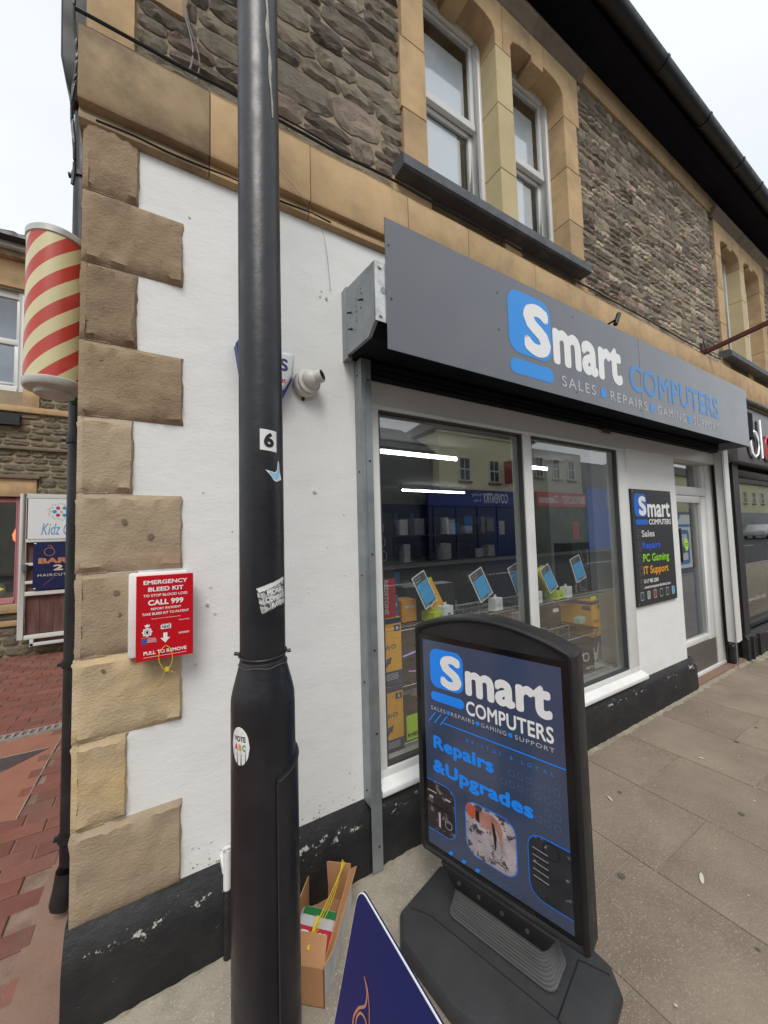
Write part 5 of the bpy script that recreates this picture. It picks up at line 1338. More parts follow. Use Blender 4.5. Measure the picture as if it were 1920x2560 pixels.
# white sash upstairs
m = MB()
for a,b,c,d in ((-2.55,-2.49,3.70,5.17),(-1.72,-1.655,3.70,5.17),(-2.49,-1.72,5.06,5.17),(-2.49,-1.72,3.70,3.78)): m.box(a,b,FY+.03,FY+.1,c,d)
w1 = obj('window_frame', m, UPVC, parent=fb, bevel=.005)
m = MB(); m.box(-2.49,-1.72,FY+.035,FY+.09,4.38,4.46); m.box(-2.49,-2.45,FY+.045,FY+.09,3.78,4.38); m.box(-1.765,-1.72,FY+.045,FY+.09,3.78,4.38); m.box(-2.45,-1.765,FY+.045,FY+.09,3.78,3.83); m.box(-1.75,-1.72,FY+.05,FY+.09,4.46,5.06)
obj('sash', m, UPVC, parent=w1, bevel=.004)
m = MB(); m.box(-2.45,-1.765,FY+.07,FY+.075,3.83,4.38); m.box(-2.49,-1.75,FY+.06,FY+.065,4.46,5.06); obj('pane', m, GLU, parent=w1)
m = MB(); m.box(-2.55,-1.66,FY+.34,FY+.345,3.7,5.17); obj('pane_backing', m, mat('grey_blue_blind',(.33,.37,.44),.9), parent=w1)
fbox('wood_cornice',-4.5,-.28,FY-.12,FY+.1,5.60,5.68,ASHD,bevel=.01); fbox('fascia_board',-4.5,-.28,FY-.20,FY-.02,5.685,5.76,mat('white_fascia_paint',(.5,.5,.48),.5),bevel=.004)
m = MB(); m.prism_x([(FY-.22,5.83),(FY-.30,5.83),(FY-.31,5.78),(FY-.27,5.74),(FY-.22,5.75)],-4.5,-.28); obj('gutter', m, BLKM, parent=fb)
# roof tiles, pantile rolls, one by one on the first courses
m = MB(); m.sweep([[(-4.5,FY-.2,5.78),(-4.5,FY+3,7.9),(-4.5,FY+3,7.7),(-4.5,FY-.1,5.72)],[(-.28,FY-.2,5.78),(-.28,FY+3,7.9),(-.28,FY+3,7.7),(-.28,FY-.1,5.72)]]); rf = obj('roof', m, TILE, parent=fb)
tm = None
for row in range(7):
    for k in range(12):
        x = -3.0+k*.23; dy = row*.16
        if tm is None:
            m = MB(); L = []
            for i in range(9):
                t = i/8; xx = t*.235; hz = .022*math.sin(t*math.pi*2)
                L.append([(xx,0,hz),(xx,.2,.02+hz),(xx,.2,hz),(xx,0,hz-.02)])
            m.sweep(L); o = obj('roof_tile', m, TILE, parent=rf, local=True, smooth=True); tm = o.data
        else:
            o = bpy.data.objects.new('roof_tile', tm); COL.objects.link(o); o.parent = rf
        o.location = Vector((x, FY-.26+dy, 5.80+dy*.663+.01)) - wloc(rf); o.rotation_euler = (rad(30),0,0)

# white timber frame carrying two signs
sf2 = thing('sign_frame', 'white timber frame with dark red boards and two shop signs on the far wall', 'sign frame', (-1.2, 5.30, .2))
m = MB()
for a,b,c,d in ((-1.60,-1.535,.25,2.225),(-1.535,-.62,2.165,2.225),(-1.535,-.62,.83,.885),(-1.535,-.62,.25,.30),(-1.535,-.62,1.555,1.60),(-1.535,-.62,1.235,1.275),(-1.535,-.62,.99,1.03),(-.685,-.62,.25,2.2),(-1.47,-.62,.15,.19),(-1.47,-1.43,.15,.25)): m.box(a,b,5.28,5.33,c,d)
obj('white_frame', m, mat('white_timber_paint',(.62,.63,.60),.6,var=.06), parent=sf2, bevel=.004)
for k in range(6):
    x = -1.535+k*.15; m = MB(); m.box(x+.002,x+.148,5.335,5.35,.25,2.2); obj('board', m, WOODD, parent=sf2)
m = MB(); m.box(-1.43,-.62,5.335,5.35,.19,.25); obj('board', m, WOODD, parent=sf2)
ks = thing('play_centre_sign','white sign with colourful flower logo and blue handwriting in the white frame','sign',(-1.0,5.27,1.6))
m = MB(); m.box(-1.515,-.64,5.272,5.279,1.60,2.16); kp = obj('sign_panel', m, mat('white_sign_panel',(.72,.75,.76),.4,var=.02), parent=ks)
KP = Pl((0,5.272,0),(1,0,0),(0,0,1))
m = MB(); KP.text(m,'Kidz C',-1.375,-1.06,1.655,1.82,.0,.002,shear=.3); obj('lettering', m, mat('soft_blue_print',(.12,.32,.55),.5), parent=kp, fix=False)
for k in range(6):
    a = math.pi/3*k; cx, cz = -1.165+.072*math.cos(a), 1.98+.058*math.sin(a)
    m = MB(); KP.disc(m,cx,cz,.024,.002,14); obj('petal', m, (mat('petal_blue',(.02,.28,.62),.5) if k in (0,1,3,5) else mat('petal_red',(.55,.02,.10),.5)), parent=kp, fix=False)
m = MB(); KP.disc(m,-1.165,1.98,.018,.003,12); obj('flower_centre', m, mat('petal_yellow',(.6,.5,.05),.5), parent=kp, fix=False)
m = MB()
for k in range(30):
    a = 2*math.pi*k/30; q = .105+.012*(k%3); KP.line(m,[(-1.165+q*math.cos(a),1.98+q*.85*math.sin(a)),(-1.165+(q+.025)*math.cos(a),1.98+(q+.025)*.85*math.sin(a))],.004,.002)
obj('ray_print', m, PB, parent=kp, fix=False)
bs = thing('barber_sign','navy barber sign with copper and cream lettering on the white frame','sign',(-1.0,5.26,.9))
m = MB(); m.box(-1.45,-.66,5.262,5.270,.905,1.558); np_ = obj('sign_panel', m, mat('navy_sign',(.008,.012,.07),.4,var=.03), parent=bs)
BP_ = Pl((0,5.262,0),(1,0,0),(0,0,1))
m = MB(); BP_.text(m,'BARBER',-1.395,-.80,1.258,1.335,.05,.002); obj('lettering', m, COPP, parent=np_, fix=False)
m = MB(); BP_.text(m,'21',-1.238,-1.06,1.157,1.238,.05,.002); BP_.text(m,'HAIRCUTS FOR MEN',-1.398,-.72,1.082,1.118,.01,.002,spacing=1.2); obj('lettering', m, mat('cream_print',(.6,.52,.38),.5), parent=np_, fix=False)
m = MB(); BP_.line(m,[(-1.28+.055*math.cos(t*.35),1.42+.055*math.sin(t*.35)) for t in range(19)],.006,.002); BP_.line(m,[(-1.30,1.50),(-1.27,1.51),(-1.245,1.47)],.005,.002); BP_.line(m,[(-1.34,.96),(-1.22,1.07)],.003,.002); obj('logo', m, COPP, parent=np_, fix=False)
for (x, z) in ((-1.43,1.54),(-1.43,.925)):
    m = MB(); BP_.rect(m,x-.012,x+.012,z-.006,z+.006,.002); obj('fixing', m, PW, parent=np_, fix=False)
m = MB(); m.tube([(-1.53,5.26,1.17),(-1.53,5.26,1.26)],.03,12); tag(obj('junction_box', m, mat('grey_box',(.12,.13,.13),.5), smooth=True), 'small round grey box fixed on the white sign frame', 'fitting')

# ================================================================== NEIGHBOURING SHOP
nb2 = thing('neighbouring_shop', 'neighbouring stone shop with black shopfront and twin upper windows on the right', 'building', (5.73,0,0))
m = MB()
for a,b,c,d in rect_minus(5.725,16,3.07,5.56,HOLE2): m.box(a,b,.012,.35,c,d)
nu = obj('upper_wall', m, MORT, parent=nb2)
r = random.Random(77)
C_ = rubble_layout(5.71,5.80,3.432,5.33,r,.08,.15,.1,.2) + rubble_layout(7.56,9.4,3.432,5.33,r,.07,.16,.12,.3)
place_rubble(nu, C_, .008, r, 300)
m = MB(); m.box(5.725,16,-.012,.012,5.34,5.555); obj('frieze', m, ASH, parent=nb2)
string_course(nb2, 5.5, 9.4); window_set(nb2, 4.61); eaves(nb2, 5.70, 16)
ND = mat('dark_brown_grey_paint', (.022,.020,.021), .5, var=.2)
m = MB(); m.box(5.725,5.90,-.03,.3,0,2.30); m.box(7.9,8.05,-.03,.3,0,2.3); m.box(5.90,7.9,.02,.3,0,.34); m.box(5.725,16,.0,.3,2.26,3.07); m.box(8.05,16,.0,.3,0,2.3); obj('shopfront_frame', m, ND, parent=nb2)
m = MB(); m.prism_x([(.0,0),(-.055,0),(-.055,.24),(-.03,.28),(0,.30)],5.70,16)
for x in (5.80,6.02,6.5): m.box(x,x+.03,-.075,-.0,.0,.26)
obj('plinth', m, BLKP, parent=nb2)
m = MB(); m.box(5.88,7.9,-.03,.06,.345,.385); m.box(5.90,5.935,.0,.07,.385,2.2); m.box(5.935,7.9,.0,.07,2.12,2.2); obj('window_frame', m, ND, parent=nb2, bevel=.004)
m = MB(); m.box(5.935,7.9,.03,.034,.385,2.12); obj('pane', m, GL, parent=nb2)
m = MB(); Pl((0,.029,0),(1,0,0),(0,0,1)).text(m,'www.blo.net',6.05,6.75,.60,.66,.0,.0); obj('lettering', m, PGR, parent=nb2, fix=False)
m = MB(); m.box(5.95,9,3,3.05,.1,2.6); m.box(5.95,5.99,.3,3,.1,2.6); m.box(9,9.05,.3,3,.1,2.6); m.box(5.95,9,.3,3,2.5,2.55); m.box(5.95,9,.3,3,.05,.1); obj('interior', m, mat('green_grey_interior',(.30,.32,.27),.8,var=.2,vscale=1), parent=nb2)
nl = thing('pendant_lamp','glowing orange pendant lamp behind the next shop window','lamp',(7.0,1.0,1.75))
m = MB(); m.lathe(7.0,1.0,[(.03,1.82),(.16,1.79),(.17,1.76),(.10,1.71),(.02,1.69)],20); obj('lamp_shade', m, mat('orange_pendant',(.6,.25,.08),.5,emit=(1,.42,.12),estr=1.4), parent=nl, smooth=True)
m = MB(); m.tube([(7.0,1.0,1.82),(7.0,1.0,2.5)],.006,6); obj('cord', m, PB, parent=nl)
ns = thing('neighbour_fascia','grey fascia sign with white neon outline letters on the next shop','sign',(5.75,-.12,2.26))
m = MB(); m.box(5.62,12,-.12,-.01,2.262,2.93); pn = obj('fascia_panel', m, mat('light_grey_fascia',(.15,.15,.155),.3,var=.05), parent=ns, bevel=.004)
m = MB(); m.prism_x([(-.01,3.03),(-.16,3.03),(-.17,3.0),(-.15,2.985),(-.14,2.94),(-.01,2.935)],5.60,12); obj('cornice', m, ASHD, parent=ns)
m = MB(); m.tube([(5.62,-.16,2.975),(12,-.16,2.975)],.022,8); obj('shutter_tube', m, BLKM, parent=ns, smooth=True)
NEON = mat('white_neon_tube',(.8,.8,.8),.3,emit=(1,1,1),estr=.35); NSH = mat('letter_backing',(.06,.06,.065),.5)
def neon(path, mt, y=-.165):
    m = MB(); m.tube([(x,y,z) for x,z in path], .0085, 8); o_ = obj('neon_letter', m, mt, parent=ns, smooth=True)
    m = MB(); m.tube([(x+.01,y+.035,z-.005) for x,z in path], .010, 6); obj('letter_backing', m, NSH, parent=o_)
def oval(cx,cz,rx,rz,n=24): return [(cx+rx*math.cos(2*math.pi*k/n), cz+rz*math.sin(2*math.pi*k/n)) for k in range(n+1)]
k_ = 1.0-.045/1.53
neon([(5.90,2.80),(5.895,2.60),(5.90,2.46),(5.94,2.37),(6.03,2.33),(6.12,2.37),(6.17,2.46),(6.16,2.56),(6.10,2.63),(6.02,2.64),(5.94,2.60),(5.905,2.53)], NEON)
neon([(6.27,2.80),(6.27,2.33)], NEON)
neon(oval(6.56,2.485,.155,.155), mat('red_neon_tube',(.5,.02,.02),.3,emit=(.9,.05,.04),estr=.3))

# ================================================================== SHOP INTERIOR
si = thing('shop_interior', 'dark shop room behind the glass with navy display walls', 'room', (2.8,3,0))
m = MB(); m.box(.30,.5,.3,7.0,-.005,2.55); obj('left_wall', m, mat('navy_slatwall',(.012,.018,.05),.6,var=.2), parent=si)
m = MB(); m.box(6.5,6.6,.3,7.0,-.005,2.55); obj('right_wall', m, mat('blue_wall',(.012,.05,.22),.6,var=.2), parent=si)
m = MB(); m.box(.3,6.6,6.9,7.0,-.005,2.55); obj('back_wall', m, mat('navy_slatwall',(.012,.018,.05),.6), parent=si)
m = MB(); m.box(.3,6.6,.3,7.0,2.47,2.55); obj('ceiling', m, mat('shop_ceiling',(.14,.14,.145),.9,var=.1,vscale=1), parent=si)
m = MB(); m.box(.3,6.6,.3,7.0,-.003,.03); obj('floor', m, mat('shop_floor',(.05,.05,.05),.5,var=.2), parent=si)
m = MB(); m.box(5.74,6.5,.3,.35,.0,2.5); obj('front_return', m, DARKIN, parent=si)
TUBE = mat('tube_light',(1,1,1),.5,emit=(1,1,.98),estr=16)
for k, (x0,x1,y,lb) in enumerate(((1.30,2.90,1.54,'lit white tube light on the ceiling nearest the left pane'),(4.17,5.02,1.56,'lit white tube light on the ceiling behind the right pane'),(4.0,5.60,4.30,'lit white tube light further back in the shop, seen through the left pane'),(6.6,7.4,0,''))):
    if not lb: continue
    t_ = thing('tube_light', lb, 'ceiling light', ((x0+x1)/2,y,2.37), group='tube lights on the shop ceiling')
    m = MB(); m.tube([(x0,y,2.365),(x1,y,2.365)],.016,10); obj('tube', m, TUBE, parent=t_, smooth=True)
    m = MB(); m.box(x0-.02,x1+.02,y-.03,y+.03,2.385,2.47); m.box(x0-.03,x0,y-.02,y+.02,2.345,2.385); m.box(x1,x1+.03,y-.02,y+.02,2.345,2.385); obj('fitting', m, mat('tube_fitting',(.5,.5,.5),.5), parent=t_)

# packets hanging on the side and back walls
r = random.Random(14)
cols = [('white',(.5,.5,.5)),('black',(.015,.015,.017)),('blue',(.03,.18,.5)),('green',(.05,.35,.25)),('grey',(.2,.2,.21))]
for nm, c_ in cols: mat('packet_'+nm+'_card', c_, .4, var=.3, vscale=30)
m = MB(); m.box(-.045,.045,-.014,.014,-.11,.0); m.box(-.05,.05,-.004,.004,.0,.05)
pmesh = {}
for nm, c_ in cols:
    o = obj('tmp', m, MT['packet_'+nm+'_card'], fix=True); pmesh[nm] = o.data; o.data.name = 'hanging_packet'; bpy.data.objects.remove(o)
ORD = ['first','second','third','fourth','fifth','sixth','seventh','eighth','ninth','tenth','eleventh','twelfth','thirteenth','fourteenth','fifteenth','sixteenth','seventeenth','eighteenth']
ROW = ['bottom','second lowest','middle','second highest','top']
def hang(x, y, z, rz, wall, nm, row=0, k=0):
    o = bpy.data.objects.new('hanging_packet', pmesh[nm]); COL.objects.link(o); o.location = (x,y,z); o.rotation_euler = (0,0,rz)
    s_ = r.uniform(.8,1.4); o.scale = (s_,1,r.uniform(.9,1.5))
    tag(o, nm+' packet, '+ORD[k]+' hook of the '+ROW[row]+' row on the '+wall, 'packet', 'packets hanging on the shop walls')
for row in range(5):
    for k in range(13):
        if r.random() < .82: hang(.515+r.uniform(0,.01)+.02, .95+k*.19, .75+row*.29, rad(90), 'left wall inside the shop', r.choice(['white','white','black','blue','grey','green']), row, k)
for row in range(5):
    for k in range(16):
        if r.random() < .85: hang(2.0+k*.27, 6.86, .7+row*.33, 0, 'back wall of the shop', r.choice(['white','grey','black','blue','black','grey']), row, k)
# free-standing display unit in the middle of the room
du = thing('display_unit','dark free-standing display unit with shelves in the middle of the shop','shelving',(2.6,2.4,0))
m = MB(); m.box(1.5,4.4,2.6,2.65,.03,1.75); obj('back_board', m, mat('navy_board',(.012,.02,.07),.5), parent=du)
for z in (.45,.8,1.15,1.5):
    m = MB(); m.box(1.5,4.4,2.3,2.6,z,z+.02); obj('shelf', m, mat('dark_shelf',(.04,.04,.045),.5), parent=du)
gb = []
for z in (.47,.82,1.17,1.52):
    x = 1.55; cnt = 0
    while x < 4.3:
        w_ = r.uniform(.07,.16); h_ = r.uniform(.10,.24)
        nm = r.choice(['white','black','blue','grey','black'])
        m = MB(); m.box(x,x+w_,2.36,2.50,z,z+h_)
        tag(obj('boxed_product', m, MT['packet_'+nm+'_card']), nm+' box, '+ORD[cnt]+' from the left on the '+{.47:'lowest',.82:'second',1.17:'third',1.52:'top'}[z]+' shelf of the display unit', 'box', 'boxes on the display unit'); cnt += 1
        x += w_+r.uniform(.02,.16)

# wire grid stand along the window
gs = thing('wire_stand','chrome wire grid shelf stand running along inside the shop window','shelving',(2.2,.3,.37))
def wire_panel(name, o_, a, b, la, lb, na, nb_w, rw_=.0016, rim=.0032):
    o_, a, b = Vector(o_), Vector(a), Vector(b); m = MB()
    for i in range(na+1): m.tube([o_+a*(la*i/na), o_+a*(la*i/na)+b*lb], rim if i in (0,na) else rw_, 5)
    for j in range(nb_w+1): m.tube([o_+b*(lb*j/nb_w), o_+b*(lb*j/nb_w)+a*la], rim if j in (0,nb_w) else rw_, 5)
    obj(name, m, CHROME, parent=gs)
Xv, Yv, Zv = (1,0,0), (0,1,0), (0,0,1)
wire_panel('shelf_grid',(1.15,.13,1.005),Xv,Yv,.95,.34,30,3); wire_panel('shelf_grid',(2.28,.13,1.005),Xv,Yv,.93,.34,30,3)
wire_panel('shelf_grid',(1.15,.13,.70),Xv,Yv,.95,.34,20,3); wire_panel('shelf_grid',(2.28,.13,.70),Xv,Yv,.93,.34,20,3)
wire_panel('shelf_grid',(2.28,.13,.395),Xv,Yv,.93,.34,26,4); wire_panel('shelf_grid',(1.15,.13,.395),Xv,Yv,.95,.34,20,4)
wire_panel('back_grid',(1.15,.47,.38),Xv,Zv,.95,.63,12,7); wire_panel('back_grid',(2.28,.47,.38),Xv,Zv,.93,.63,12,7)
wire_panel('side_grid',(3.21,.13,.38),Yv,Zv,.34,.62,4,6); wire_panel('side_grid',(2.28,.13,.38),Yv,Zv,.34,.62,4,6); wire_panel('side_grid',(1.15,.13,.38),Yv,Zv,.34,.62,4,6)
wire_panel('small_riser',(2.50,.16,.80),Xv,Yv,.24,.2,4,3)
m = MB()
for x in (2.50,2.74):
    for y in (.16,.36): m.tube([(x,y,.70),(x,y,.80)],.003,5)
obj('riser_leg', m, CHROME, parent=gs)

def printed_box(name, label, cat, x0,x1,y0,y1,z0,z1, mt, rz=0, group=None, faces=()):
    t_ = thing(name, label, cat, ((x0+x1)/2,(y0+y1)/2,z0), (0,0,rz), group)
    hw, hd_, hh = (x1-x0)/2, (y1-y0)/2, z1-z0
    m = MB(); m.box(-hw,hw,-hd_,hd_,0,hh); b_ = obj('carton', m, mt, parent=t_, local=True, bevel=.0015, seg=1)
    F1 = Pl((-hw,-hd_,0),(1,0,0),(0,0,1)); F2 = Pl((-hw,hd_,0),(0,-1,0),(0,0,1))
    for fc, fn, mt2, nm in faces:
        m = MB(); fn(F1 if fc == 'f' else F2, m, 2*hw if fc == 'f' else 2*hd_, hh); obj(nm, m, mt2, parent=b_, local=True, fix=False)
    return t_
ORG = mat('orange_yellow_carton',(.95,.46,.02),.4,var=.06); NAV = mat('navy_carton_print',(.02,.045,.13),.4); LIM = mat('lime_carton',(.6,.75,.04),.4,var=.1); LIM2 = mat('bright_lime_print',(.55,.9,.01),.4)
WBX = mat('white_carton',(.85,.88,.87),.4,var=.03); BKX = mat('black_carton',(.014,.014,.016),.35,var=.3,vscale=8)
def n360(F_, m, w, h):
    F_.rect(m,0,w,0,.22*h,.001); F_.rect(m,0,w,.92*h,h,.001); F_.rect(m,.72*w,.95*w,.80*h,.89*h,.001)
    pts = [(.05*w,.23*h),(.30*w,.27*h),(.48*w,.36*h)]; F_.line(m,pts,.02,.0012); F_.poly(m,[(.40*w,.40*h),(.62*w,.43*h),(.56*w,.32*h)],.0012)
    for k in range(4): F_.disc(m,.30*w+.1*w*k,.85*h,.0025,.001,8); F_.disc(m,.70*w,.70*h-.05*h*k,.0025,.001,8)
def n360t(F_, m, w, h): F_.text(m,'Norton 360' if w > .2 else 'n360',.02*w,.78*w,.545*h,.615*h,.0,.0015)
def n360w(F_, m, w, h):
    for k in range(5): F_.line(m,[(.4*w,.18*h-.02*h*k),(.85*w,.18*h-.02*h*k)],.0018,.0015)
    F_.text(m,'S',.80*w,.88*w,.82*h,.87*h,.03,.0016)
for z0, z1, lb in ((.725,1.085,'upper orange and navy software carton stacked against the left window edge'),(.372,.722,'lower orange and navy software carton under another at the left window edge')):
    printed_box('software_carton', lb, 'carton', .985,1.158,.118,.30,z0,z1, ORG, group='software cartons', faces=[('f',n360,NAV,'navy_print'),('f',n360t,NAV,'lettering'),('f',n360w,PW,'white_print')])
printed_box('software_carton','tall orange and navy software carton standing at the right window corner','carton',3.10,3.24,.20,.50,.55,.93,ORG,rz=rad(8),group='software cartons',
    faces=[('f',n360,NAV,'navy_print'),('s',n360,NAV,'navy_print'),('f',lambda F_,m,w,h: F_.text(m,'Norton',.1*w,.85*w,.52*h,.60*h,.0,.0015),NAV,'lettering')])
m = MB(); m.box(3.02,3.30,.16,.52,.37,.548)
printed_box('blue_carton','blue carton lying beneath the orange carton at the right window corner','carton',3.12,3.25,.24,.46,.372,.548,mat('blue_carton',(.01,.09,.32),.4))
REDX = mat('red_black_carton',(.02,.012,.014),.35)
printed_box('red_black_carton','black and red upright carton on top of the stacked orange cartons','carton',.99,1.135,.13,.30,1.087,1.37,REDX,group=None,
    faces=[('f',lambda F_,m,w,h: F_.rect(m,.3*w,w,0,.75*h,.001),mat('fiery_red_print',(.42,.02,.03),.35,var=.5,vscale=6),'red_print'),('f',lambda F_,m,w,h: F_.text(m,'REDSTONE',.50*w,.68*w,.06*h,.72*h,.03,.0016,rot=-90),PGR,'lettering')])
printed_box('dark_carton','tall black carton with coloured rings above the red one at the left','carton',.99,1.13,.14,.30,1.372,1.66,BKX,
    faces=[('f',lambda F_,m,w,h: (F_.ring(m,.3*w,.62*w,.62*h,.82*h,.02,.004),F_.ring(m,.35*w,.67*w,.35*h,.55*h,.02,.004),F_.ring(m,.4*w,.72*w,.08*h,.28*h,.02,.004)),mat('ring_print',(.2,.25,.3),.4),'ring_print')])
def rm850(F_, m, w, h): F_.rect(m,.12*w,w,.0,.72*h,.001)
printed_box('power_supply_carton','black and lime green power supply carton standing at the left window foot','carton',1.175,1.30,.14,.27,.40,.585,BKX,
    faces=[('f',rm850,LIM2,'lime_print'),('f',lambda F_,m,w,h: F_.text(m,'RM850',.18*w,.85*w,.08*h,.20*h,.04,.0018),PB,'lettering')])
printed_box('graphics_card_carton','black graphics card carton with silver picture on the middle left shelf','carton',1.18,1.42,.16,.40,.705,.90,BKX,
    faces=[('f',lambda F_,m,w,h: (F_.line(m,[(.05*w,.75*h),(.6*w,.85*h)],.01),F_.line(m,[(.2*w,.3*h),(.7*w,.2*h),(.85*w,.5*h)],.006)),mat('violet_glow_print',(.35,.3,.7),.4,emit=(.4,.3,1),estr=.3),'violet_glow_print')])  # picture lines given a faint glow of their own
printed_box('laptop_carton','dark flat carton lying on the wire shelf behind the left price cards','carton',1.35,1.75,.34,.46,1.012,1.20,BKX)
# right half
def gpu(F_, m, w, h): F_.text(m,'4070',.45*w,.92*w,.10*h,.24*h,.03,.0015); F_.ring(m,.30*w,.70*w,.45*h,.82*h,.03,.012); F_.line(m,[(.08*w,.55*h),(.35*w,.8*h)],.014)
printed_box('graphics_card_carton','black graphics card carton numbered 4070 on the lowest wire shelf','carton',2.86,3.04,.16,.24,.40,.585,BKX,rz=rad(-8),faces=[('f',gpu,PGR,'silver_print')])
def gig(F_, m, w, h): F_.text(m,'4070 AERO',.06*w,.16*w,.05*h,.5*h,.03,.0015,rot=90); F_.text(m,'GIGABYTE',.80*w,.88*w,.55*h,.88*h,.03,.0015,rot=90); F_.ring(m,.3*w,.72*w,.1*h,.38*h,.04,.006); F_.ring(m,.38*w,.62*w,.15*h,.33*h,.03,.004); F_.line(m,[(.1*w,.55*h),(.5*w,.6*h),(.85*w,.5*h)],.004); F_.line(m,[(.3*w,.9*h),(.5*w,.8*h),(.6*w,.65*h)],.004)
printed_box('large_hardware_carton','large black hardware carton with line drawing at the right behind the glass','carton',3.02,3.34,.30,.46,.96,1.42,BKX,rz=rad(6),faces=[('f',gig,PGR,'silver_print')])
m = MB(); 
printed_box('price_label','bright green price label on the shelf edge above the orange carton','label',3.00,3.075,.128,.130,.965,.990,LIM2)
printed_box('speaker_carton','small black carton with white label on the wire riser','carton',2.53,2.68,.18,.32,.805,.955,BKX,faces=[('f',lambda F_,m,w,h: F_.rect(m,.35*w,.8*w,.72*h,.9*h,.001),PW,'white_label')])
printed_box('headset_carton','black carton with pale blue figure picture behind the riser','carton',2.72,2.88,.34,.46,.72,.99,BKX,faces=[('f',lambda F_,m,w,h: (F_.ring(m,.2*w,.8*w,.5*h,.9*h,.04,.016),F_.rect(m,.2*w,.8*w,.30*h,.34*h,.001)),mat('pale_blue_print',(.2,.28,.42),.4),'picture')])
printed_box('blue_white_carton','small blue and white carton beside the window mullion','carton',2.22,2.27,.16,.30,.70,.84,mat('bright_blue_carton',(.01,.22,.62),.4),faces=[('f',lambda F_,m,w,h: F_.rect(m,.2*w,.9*w,.35*h,.45*h,.001),PW,'white_print')])
printed_box('wireless_charger','small white and mint boxed gadget propped on the dark shelf tray','gadget',2.86,2.96,.15,.20,.79,.835,mat('mint_carton',(.35,.6,.5),.4),rz=rad(10))
m = MB(); m.sweep([[(2.82,.15,.745),(3.12,.15,.72),(3.12,.42,.72),(2.82,.42,.745)],[(2.82,.15,.775),(3.12,.15,.728),(3.12,.42,.728),(2.82,.42,.775)]]); tag(obj('dark_tray', m, BKX), 'black wedge tray lying on the right middle wire shelf', 'tray')
ms = thing('metal_bracket_stand','white metal monitor bracket standing on the lowest shelf at right','bracket',(3.12,.2,.40))
m = MB(); m.box(3.06,3.20,.16,.26,.40,.412); m.tube([(3.09,.2,.41),(3.13,.2,.56)],.006,6); m.tube([(3.17,.22,.41),(3.20,.2,.58)],.005,6); m.box(3.095,3.14,.18,.21,.46,.51); obj('stand_body', m, mat('white_metal',(.5,.5,.5),.4), parent=ms)

# price cards, earbud boxes, tilted lime boxes on the top shelf
CD = mat('card_header_grey',(.10,.11,.12),.4); CBU = mat('card_blue_print',(.07,.45,.88),.4,var=.2,vscale=30)
def price_card(x, y, z, h, w, tilt, rz, lean, lb):
    t_ = thing('price_card', lb, 'price card', (x,y,z), (rad(tilt), rad(lean), rad(rz)), 'price cards on the window shelf')
    m = MB(); m.sweep([[(a,yy,b) for a,b in rrect(-w/2,w/2,0,h,.006)] for yy in (0,-.003)]); c_ = obj('card', m, PW, parent=t_, local=True)
    F_ = Pl((-w/2,-.003,0),(1,0,0),(0,0,1))
    m = MB(); F_.rr(m,.06*w,.94*w,.03*h,.97*h,.012,.0006); k1 = obj('phone_outline', m, CD, parent=c_, local=True, fix=False)
    m = MB(); F_.rect(m,.10*w,.90*w,.11*h,.74*h,.001); k2 = obj('blue_print', m, CBU, parent=c_, local=True, fix=False)
    m = MB(); F_.text(m,'SIM FREE',.16*w,.58*w,.88*h,.92*h,.01,.0012); F_.text(m,'PHONES',.16*w,.5*w,.79*h,.84*h,.01,.0012); F_.rect(m,.12*w,.35*w,.045*h,.08*h,.0012); F_.rect(m,.62*w,.88*w,.045*h,.08*h,.0012)
    for k in range(5): F_.line(m,[(.16*w,(.66-.08*k)*h),(.80*w,(.66-.08*k)*h)],.0008,.0014)
    obj('lettering', m, PGR, parent=c_, local=True, fix=False)
    t2 = MB(); t2.tube([(0,.004,.3*h),(0,.05,0)],.002,5); obj('prop', t2, CHROME, parent=t_, local=True)
for (x,y,z,h,w,tl,rz_,ln,lb) in ((1.40,.15,1.115,.205,.115,-10,10,-22,'leftmost blue phone price card leaning by the orange tilted box'),
        (1.86,.15,1.105,.195,.145,-12,8,-20,'blue phone price card in the middle of the left pane'),
        (2.205,.15,1.11,.20,.13,-10,8,-16,'blue phone price card just left of the window mullion'),
        (2.57,.15,1.085,.195,.13,-12,8,-20,'blue phone price card beside the yellow box right of the mullion'),
        (2.925,.15,1.13,.195,.155,-8,4,-13,'rightmost blue phone price card before the black carton')): price_card(x,y,z,h,w,tl,rz_,ln,lb)
def earbud(x, lb):
    def buds(F_, m, w, h):
        for k in (0,1): F_.disc(m,(.42+.16*k)*w,.48*h,.006,.001,12); F_.line(m,[((.40+.20*k)*w,.46*h),((.42+.16*k)*w,.30*h)],.004,.001)
    t_ = printed_box('earbud_box', lb, 'box', x,x+.085,.14,.20,1.012,1.095,WBX,rz=rad(10),group='white earbud boxes on the window shelf',faces=[('f',buds,PB if x < 1.6 else PGR,'earbud_print')])
    m = MB(); F_ = Pl((-.0425,0,0),(1,0,0),(0,0,1)); m.sweep([[(a,yy,b) for a,b in rrect(-.014,.014,.083,.104,.003)] for yy in (.0,.002)]); hgt = obj('hang_tab', m, WBX, parent=t_, local=True)
    m = MB(); m.box(-.008,.008,-.0012,.0032,.096,.099); obj('tab_slot', m, PGR, parent=hgt, local=True)
earbud(1.478,'leftmost small white earbud box with dark earbud picture'); earbud(1.915,'small white earbud box in the middle of the left pane'); earbud(2.335,'small white earbud box right beside the window mullion'); earbud(2.70,'rightmost small white earbud box under the last price card')
